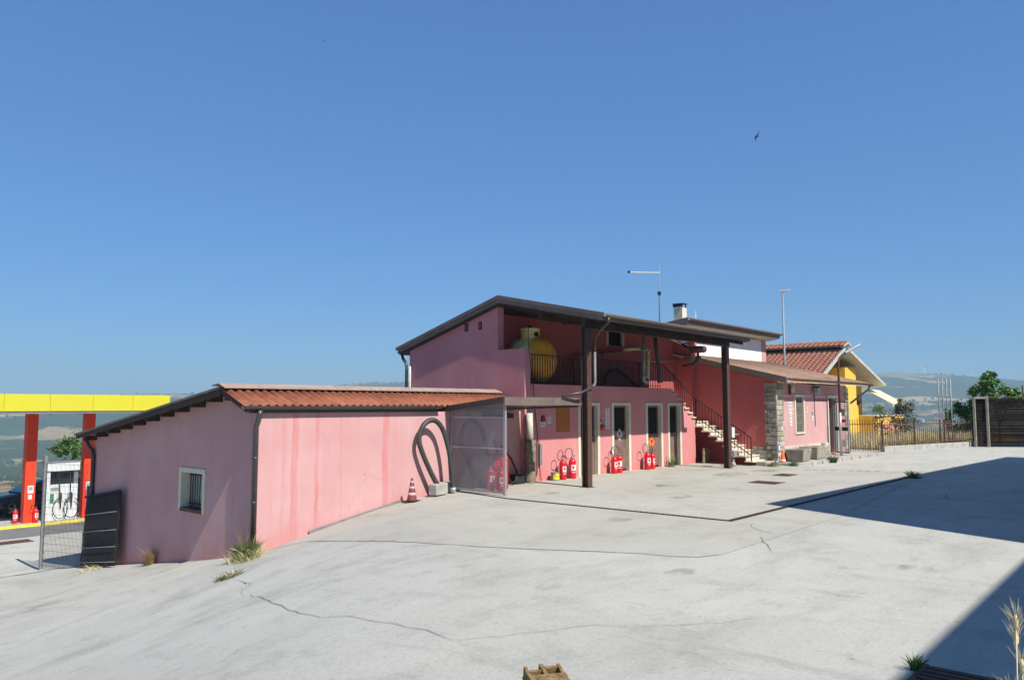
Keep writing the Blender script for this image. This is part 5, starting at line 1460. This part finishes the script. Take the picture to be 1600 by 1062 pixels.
def blades(mb, c, n, h, spread, rnd_, w=.012, lean=.35, ground=True):
    for i in range(n):
        a = rnd_.uniform(0, 6.28); r = spread * math.sqrt(rnd_.random())
        x, y = c[0] + r * math.cos(a), c[1] + r * math.sin(a)
        z = (gz(x, y) if ground else c[2]) - .01
        hh = h * rnd_.uniform(.5, 1.1); dx, dy = rnd_.gauss(0, lean) * hh, rnd_.gauss(0, lean) * hh
        b = rnd_.uniform(0, 6.28); bx, by = math.cos(b) * w, math.sin(b) * w
        mb.add([(x - bx, y - by, z), (x + bx, y + by, z), (x + bx * .7 + dx * .4, y + by * .7 + dy * .4, z + hh * .6), (x + dx, y + dy, z + hh), (x - bx * .7 + dx * .4, y - by * .7 + dy * .4, z + hh * .6)], [(0, 1, 2, 3, 4)])
def tuft(name, label, c, spec, seed, cat='plant'):
    t = thing(name, label, cat, (c[0], c[1], gz(c[0], c[1])))
    r_ = random.Random(seed)
    for nm, m, n, h, sp, w, lean in spec:
        mb = MB(); blades(mb, c, n, h, sp, r_, w, lean); mb.build(nm, M[m], t)
    return t
tuft('grass_tuft', 'green and straw grass tuft at the corner of the outbuilding under the downpipe', (8.62, 14.55), [('green_blades', 'greenery', 700, .36, .22, .0045, .5), ('dry_blades', 'straw', 600, .24, .34, .004, .8), ('seed_stalks', 'straw_brown', 70, .80, .16, .0025, .22)], 1, 'grass')
tuft('grass_tuft', 'low green edge of grass beside the tall tuft at the outbuilding corner', (8.45, 14.15), [('green_blades', 'greenery', 240, .14, .22, .004, .8), ('dry_blades', 'straw', 300, .10, .28, .004, 1.0)], 2, 'grass')
tuft('dry_weed', 'brown dried weed at the foot of the shaded gable wall', (8.70, 19.0), [('stalks', 'straw_brown', 220, .5, .12, .003, .5)], 3, 'weed')
tuft('creeping_weed', 'small sprawling weed in the pavement crack left of centre', (7.25, 12.85), [('leaves', 'olive', 160, .10, .2, .009, 1.0), ('stalks', 'straw', 60, .16, .2, .003, .9)], 4, 'weed')
tuft('dry_litter', 'dead straw lying at the foot of the dark net panel', (8.45, 21.6), [('straw', 'straw', 90, .15, .35, .008, 1.2)], 5, 'straw')
tuft('crack_weed', 'small green weed growing at the end of the drain channel', (26.1, 6.5), [('leaves', 'greenery', 90, .26, .12, .010, .7), ('low_leaves', 'olive', 120, .08, .22, .010, 1.4)], 6, 'weed')
tuft('door_weed', 'spindly weed beside the rightmost brown door', (25.1, 14.2), [('leaves', 'greenery', 30, .45, .14, .014, .4), ('stalks', 'straw', 20, .5, .1, .005, .3)], 7, 'weed')
tuft('wall_weed', 'green weed at the kerb between the stone troughs', (31.0, 10.55), [('leaves', 'greenery', 90, .32, .16, .014, .5)], 8, 'weed')
tuft('wall_weed', 'low green weeds at the foot of the stair', (27.6, 11.5), [('leaves', 'greenery', 80, .2, .25, .014, .8), ('dry', 'straw', 50, .15, .3, .008, .9)], 9, 'weed')
tuft('cone_weed', 'small weed tuft in front of the orange cone', (28.3, 11.0), [('leaves', 'greenery', 60, .22, .14, .014, .6)], 10, 'weed')
tuft('grate_seedling', 'little green seedling sprouting from the drain cover at the bottom edge', (7.28, 1.86), [('leaves', 'greenery', 40, .15, .03, .008, .5)], 11, 'seedling')
# wheat stalks at the lower right edge
wh = thing('wild_wheat', 'dry bearded wheat stalks at the lower right edge of the picture', 'wheat', (5.35, .92, -2.2))
r_ = random.Random(8)
for i, (x, y, h, lx) in enumerate(((5.34, .835, .92, .02), (5.38, .825, .66, .05), (5.42, .855, .80, .06), (5.33, .865, .52, -.03))):
    top = Vector((x + lx, y - .01, -2.2 + h))
    stl = MB().tube([(x, y, -2.2), (x + lx * .3, y, -2.2 + h * .5), tuple(top)], [.005, .004, .003], 6).build('stalk', M['straw'], wh)
    e = MB(); e.lathe([(.003, 0), (.012, .02), (.013, .05), (.006, .085)], tuple(top), 8); e.build('ear', M['straw'], stl)
    a = MB()
    for k in range(30):
        d = Vector((r_.gauss(0, .035), r_.gauss(0, .035), r_.uniform(.06, .13))); q = top + Vector((0, 0, r_.uniform(.01, .07)))
        a.tube([q, q + d], [.0014, .0005], 3)
    tag(a.build('awns', M['straw'], stl), kind='stuff')
    lf_ = MB().add([(x, y, -2.2 + h * .4), (x + .01, y + .01, -2.2 + h * .42), (x - .06, y + .03, -2.2 + h * .55), (x - .10, y + .04, -2.2 + h * .47)], [(0, 1, 2, 3)]); lf_.build('leaf', M['straw'], stl)
# dry grass beyond the fence
m_ = MB(); r_ = random.Random(21)
for i in range(16000):
    t = r_.random(); x = 41.0 + 14 * t; y0 = 11.6 - (x - 40) * .26
    y = y0 + .3 + r_.random() ** 1.5 * 5.5
    a = r_.uniform(0, 6.28); w = r_.uniform(.008, .018); h = r_.uniform(.3, .95)
    dx, dy = r_.gauss(0, .2), r_.gauss(0, .2)
    m_.add([(x - w * math.cos(a), y - w * math.sin(a), -2.25), (x + w * math.cos(a), y + w * math.sin(a), -2.25), (x + dx, y + dy, -2.25 + h)], [(0, 1, 2)])
tag(m_.build('dry_grass', M['straw']), 'tall dry straw coloured grass beyond the rusty fence', 'grass', kind='stuff')
m_ = MB()
for i in range(3500):
    x = r_.uniform(42, 50); y = 11.4 - (x - 40) * .26 + .2 + r_.random() * 1.2
    a = r_.uniform(0, 6.28); w = r_.uniform(.01, .025); h = r_.uniform(.12, .45)
    m_.add([(x - w * math.cos(a), y - w * math.sin(a), -2.25), (x + w * math.cos(a), y + w * math.sin(a), -2.25), (x + r_.gauss(0, .12), y + r_.gauss(0, .12), -2.25 + h)], [(0, 1, 2)])
tag(m_.build('green_undergrowth', M['greenery']), 'low green undergrowth just behind the rusty fence', 'undergrowth', kind='stuff')

# ================================================================== FAR THINGS
def turbine(label, az, d, elev, s, rot):
    a = R(az); x, y = d * math.cos(a), d * math.sin(a)
    zb = terrain_z(x, y) - 3
    zt = d * math.tan(R(elev))
    H = max(zt - zb, 30)
    t = thing('wind_turbine', label, 'wind turbine', (x, y, zb), 'wind turbines on the skyline')
    MB().tube([(x, y, zb), (x, y, zb + H)], [2.0 * s, 1.3 * s], 10).build('tower', M['label'], t)
    hx, hy = x - 4 * math.cos(a), y - 4 * math.sin(a)
    MB().bar((x + 5 * math.cos(a), y + 5 * math.sin(a), zb + H), (hx, hy, zb + H), 3 * s, 3 * s).build('nacelle', M['label'], t)
    px_, py_ = -math.sin(a), math.cos(a)
    for k in range(3):
        b = rot + k * 2 * math.pi / 3; L = 26 * s
        q = (hx + px_ * math.cos(b) * L, hy + py_ * math.cos(b) * L, zb + H + math.sin(b) * L)
        MB().tube([(hx, hy, zb + H), q], [1.3 * s, .35 * s], 6).build('blade', M['label'], t)
AZp = lambda px: 40.9 - math.degrees(math.atan((px - 800) / 1224.3))
ELp = lambda py: math.degrees(math.atan((633 - py) / 1260))
for px_, py_, d, s, rot, lb in ((515, 598, 4600, .8, .4, 'tiny wind turbine above the terracotta roof, left of two'), (533, 601, 4700, .8, 1.3, 'tiny wind turbine above the terracotta roof, right of two'),
                             (1361, 571, 4200, 1.2, .1, 'wind turbine half hidden beside the yellow house eave'), (1398, 580, 4500, .9, 1.57, 'thin wind turbine just right of the yellow house'),
                             (1446, 572, 3900, 1.3, .55, 'largest wind turbine on the hill left of the four poles'), (1449, 575, 4500, 1.0, 1.1, 'wind turbine standing directly behind the largest one'),
                             (1521, 583, 4500, .9, 1.4, 'wind turbine beside the top of the green tree'), (1578, 586, 4600, .9, .8, 'faint wind turbine above the reed screen'), (1598, 591, 4600, .8, 1.9, 'faint wind turbine at the right edge of the picture')):
    turbine(lb, AZp(px_), d, ELp(py_) * math.cos(R(abs(AZp(px_) - 40.9))), s, rot)
r_ = random.Random(31)
for i, (az, d, s, lb) in enumerate(((71.2, 1500, 1.0, 'tiny white farmhouse on the far slope left of the fuel column'), (66.6, 1750, .9, 'tiny pale farmhouse on the slope between the two fuel columns'), (67.9, 2600, 1.1, 'tiny white farm shed high on the slope beneath the canopy'), (13.5, 2300, 1.2, 'tiny pale farmhouse on the hillside left of the four poles'))):
    x, y = d * math.cos(R(az)), d * math.sin(R(az)); z = terrain_z(x, y) - 1
    t = thing('farmhouse', lb, 'farmhouse', (x, y, z), 'farmhouses on the far slopes')
    w, l, h = 6 * s, 9 * s, 6 * s
    MB().box(x - w, x + w, y - l, y + l, z, z + h).build('wall', M['white'], t)
    MB().prism([(x - w * 1.1, z + h), (x, z + h * 1.45), (x + w * 1.1, z + h)], 'Y', y - l * 1.05, y + l * 1.05).build('roof', M['terracotta_old'], t)

def bird(label, p, s, yaw, roll):
    m_ = MB()
    sec = [(.00, .002, .0), (.03, .016, .0), (.07, .022, 0), (.12, .016, 0), (.17, .006, 0)]
    m_.tube([(x - .08, 0, z) for x, r, z in sec], [r for x, r, z in sec], 8)
    for sd in (-1, 1):
        m_.add([(-.03, sd * .01, .006), (.03, sd * .01, .006), (.035, sd * .09, .02), (.075, sd * .21, .012), (.01, sd * .10, .02), (-.03, sd * .01, -.004), (.03, sd * .01, -.004), (.035, sd * .09, .013), (.075, sd * .21, .009), (.01, sd * .10, .013)],
               [(0, 1, 2, 4), (4, 2, 3), (6, 5, 9, 7), (7, 9, 8), (0, 4, 9, 5), (4, 3, 8, 9), (1, 6, 7, 2), (2, 7, 8, 3), (0, 5, 6, 1)])
        m_.add([(.07, sd * .004, 0), (.085, sd * .012, 0), (.145, sd * .035, .003), (.07, sd * .004, -.003), (.085, sd * .012, -.003), (.145, sd * .035, 0)], [(0, 1, 2), (5, 4, 3), (0, 3, 4, 1), (1, 4, 5, 2), (2, 5, 3, 0)])
    o = m_.build('swallow', M['iron'])
    o.location = p; o.scale = (s, s, s); o.rotation_euler = (roll, 0, yaw)
    tag(o, label, 'bird', 'swallows in the sky')
bird('dark swallow gliding in the upper right sky with bent wings', (22.6, 9.64, 8.21), 1.15, R(250), R(60))
bird('tiny dark swallow high in the upper left sky', (51.4, 73.2, 41.8), 1.1, R(120), R(40))
bird('tiny dark swallow low in the sky above the yellow canopy', (41.2, 74.2, 6.6), 1.1, R(60), R(20))

# ================================================================== HAZE
hz = MB().box(-9300, 9400, -9300, 9400, -260, 245).build('haze', None)
hz.data.materials.clear()
hm = bpy.data.materials.new('valley_haze'); hm.use_nodes = True
nt = hm.node_tree; nt.nodes.remove(nt.nodes['Principled BSDF'])
pv_ = nt.nodes.new('ShaderNodeVolumePrincipled')
pv_.inputs['Color'].default_value = (.42, .61, .76, 1)
pv_.inputs['Density'].default_value = 2.4e-4
pv_.inputs['Anisotropy'].default_value = 0.0
nt.links.new(pv_.outputs[0], nt.nodes['Material Output'].inputs['Volume'])
hz.data.materials.append(hm)
tag(hz, 'pale blue summer haze over the valley and hills', 'haze', kind='stuff')
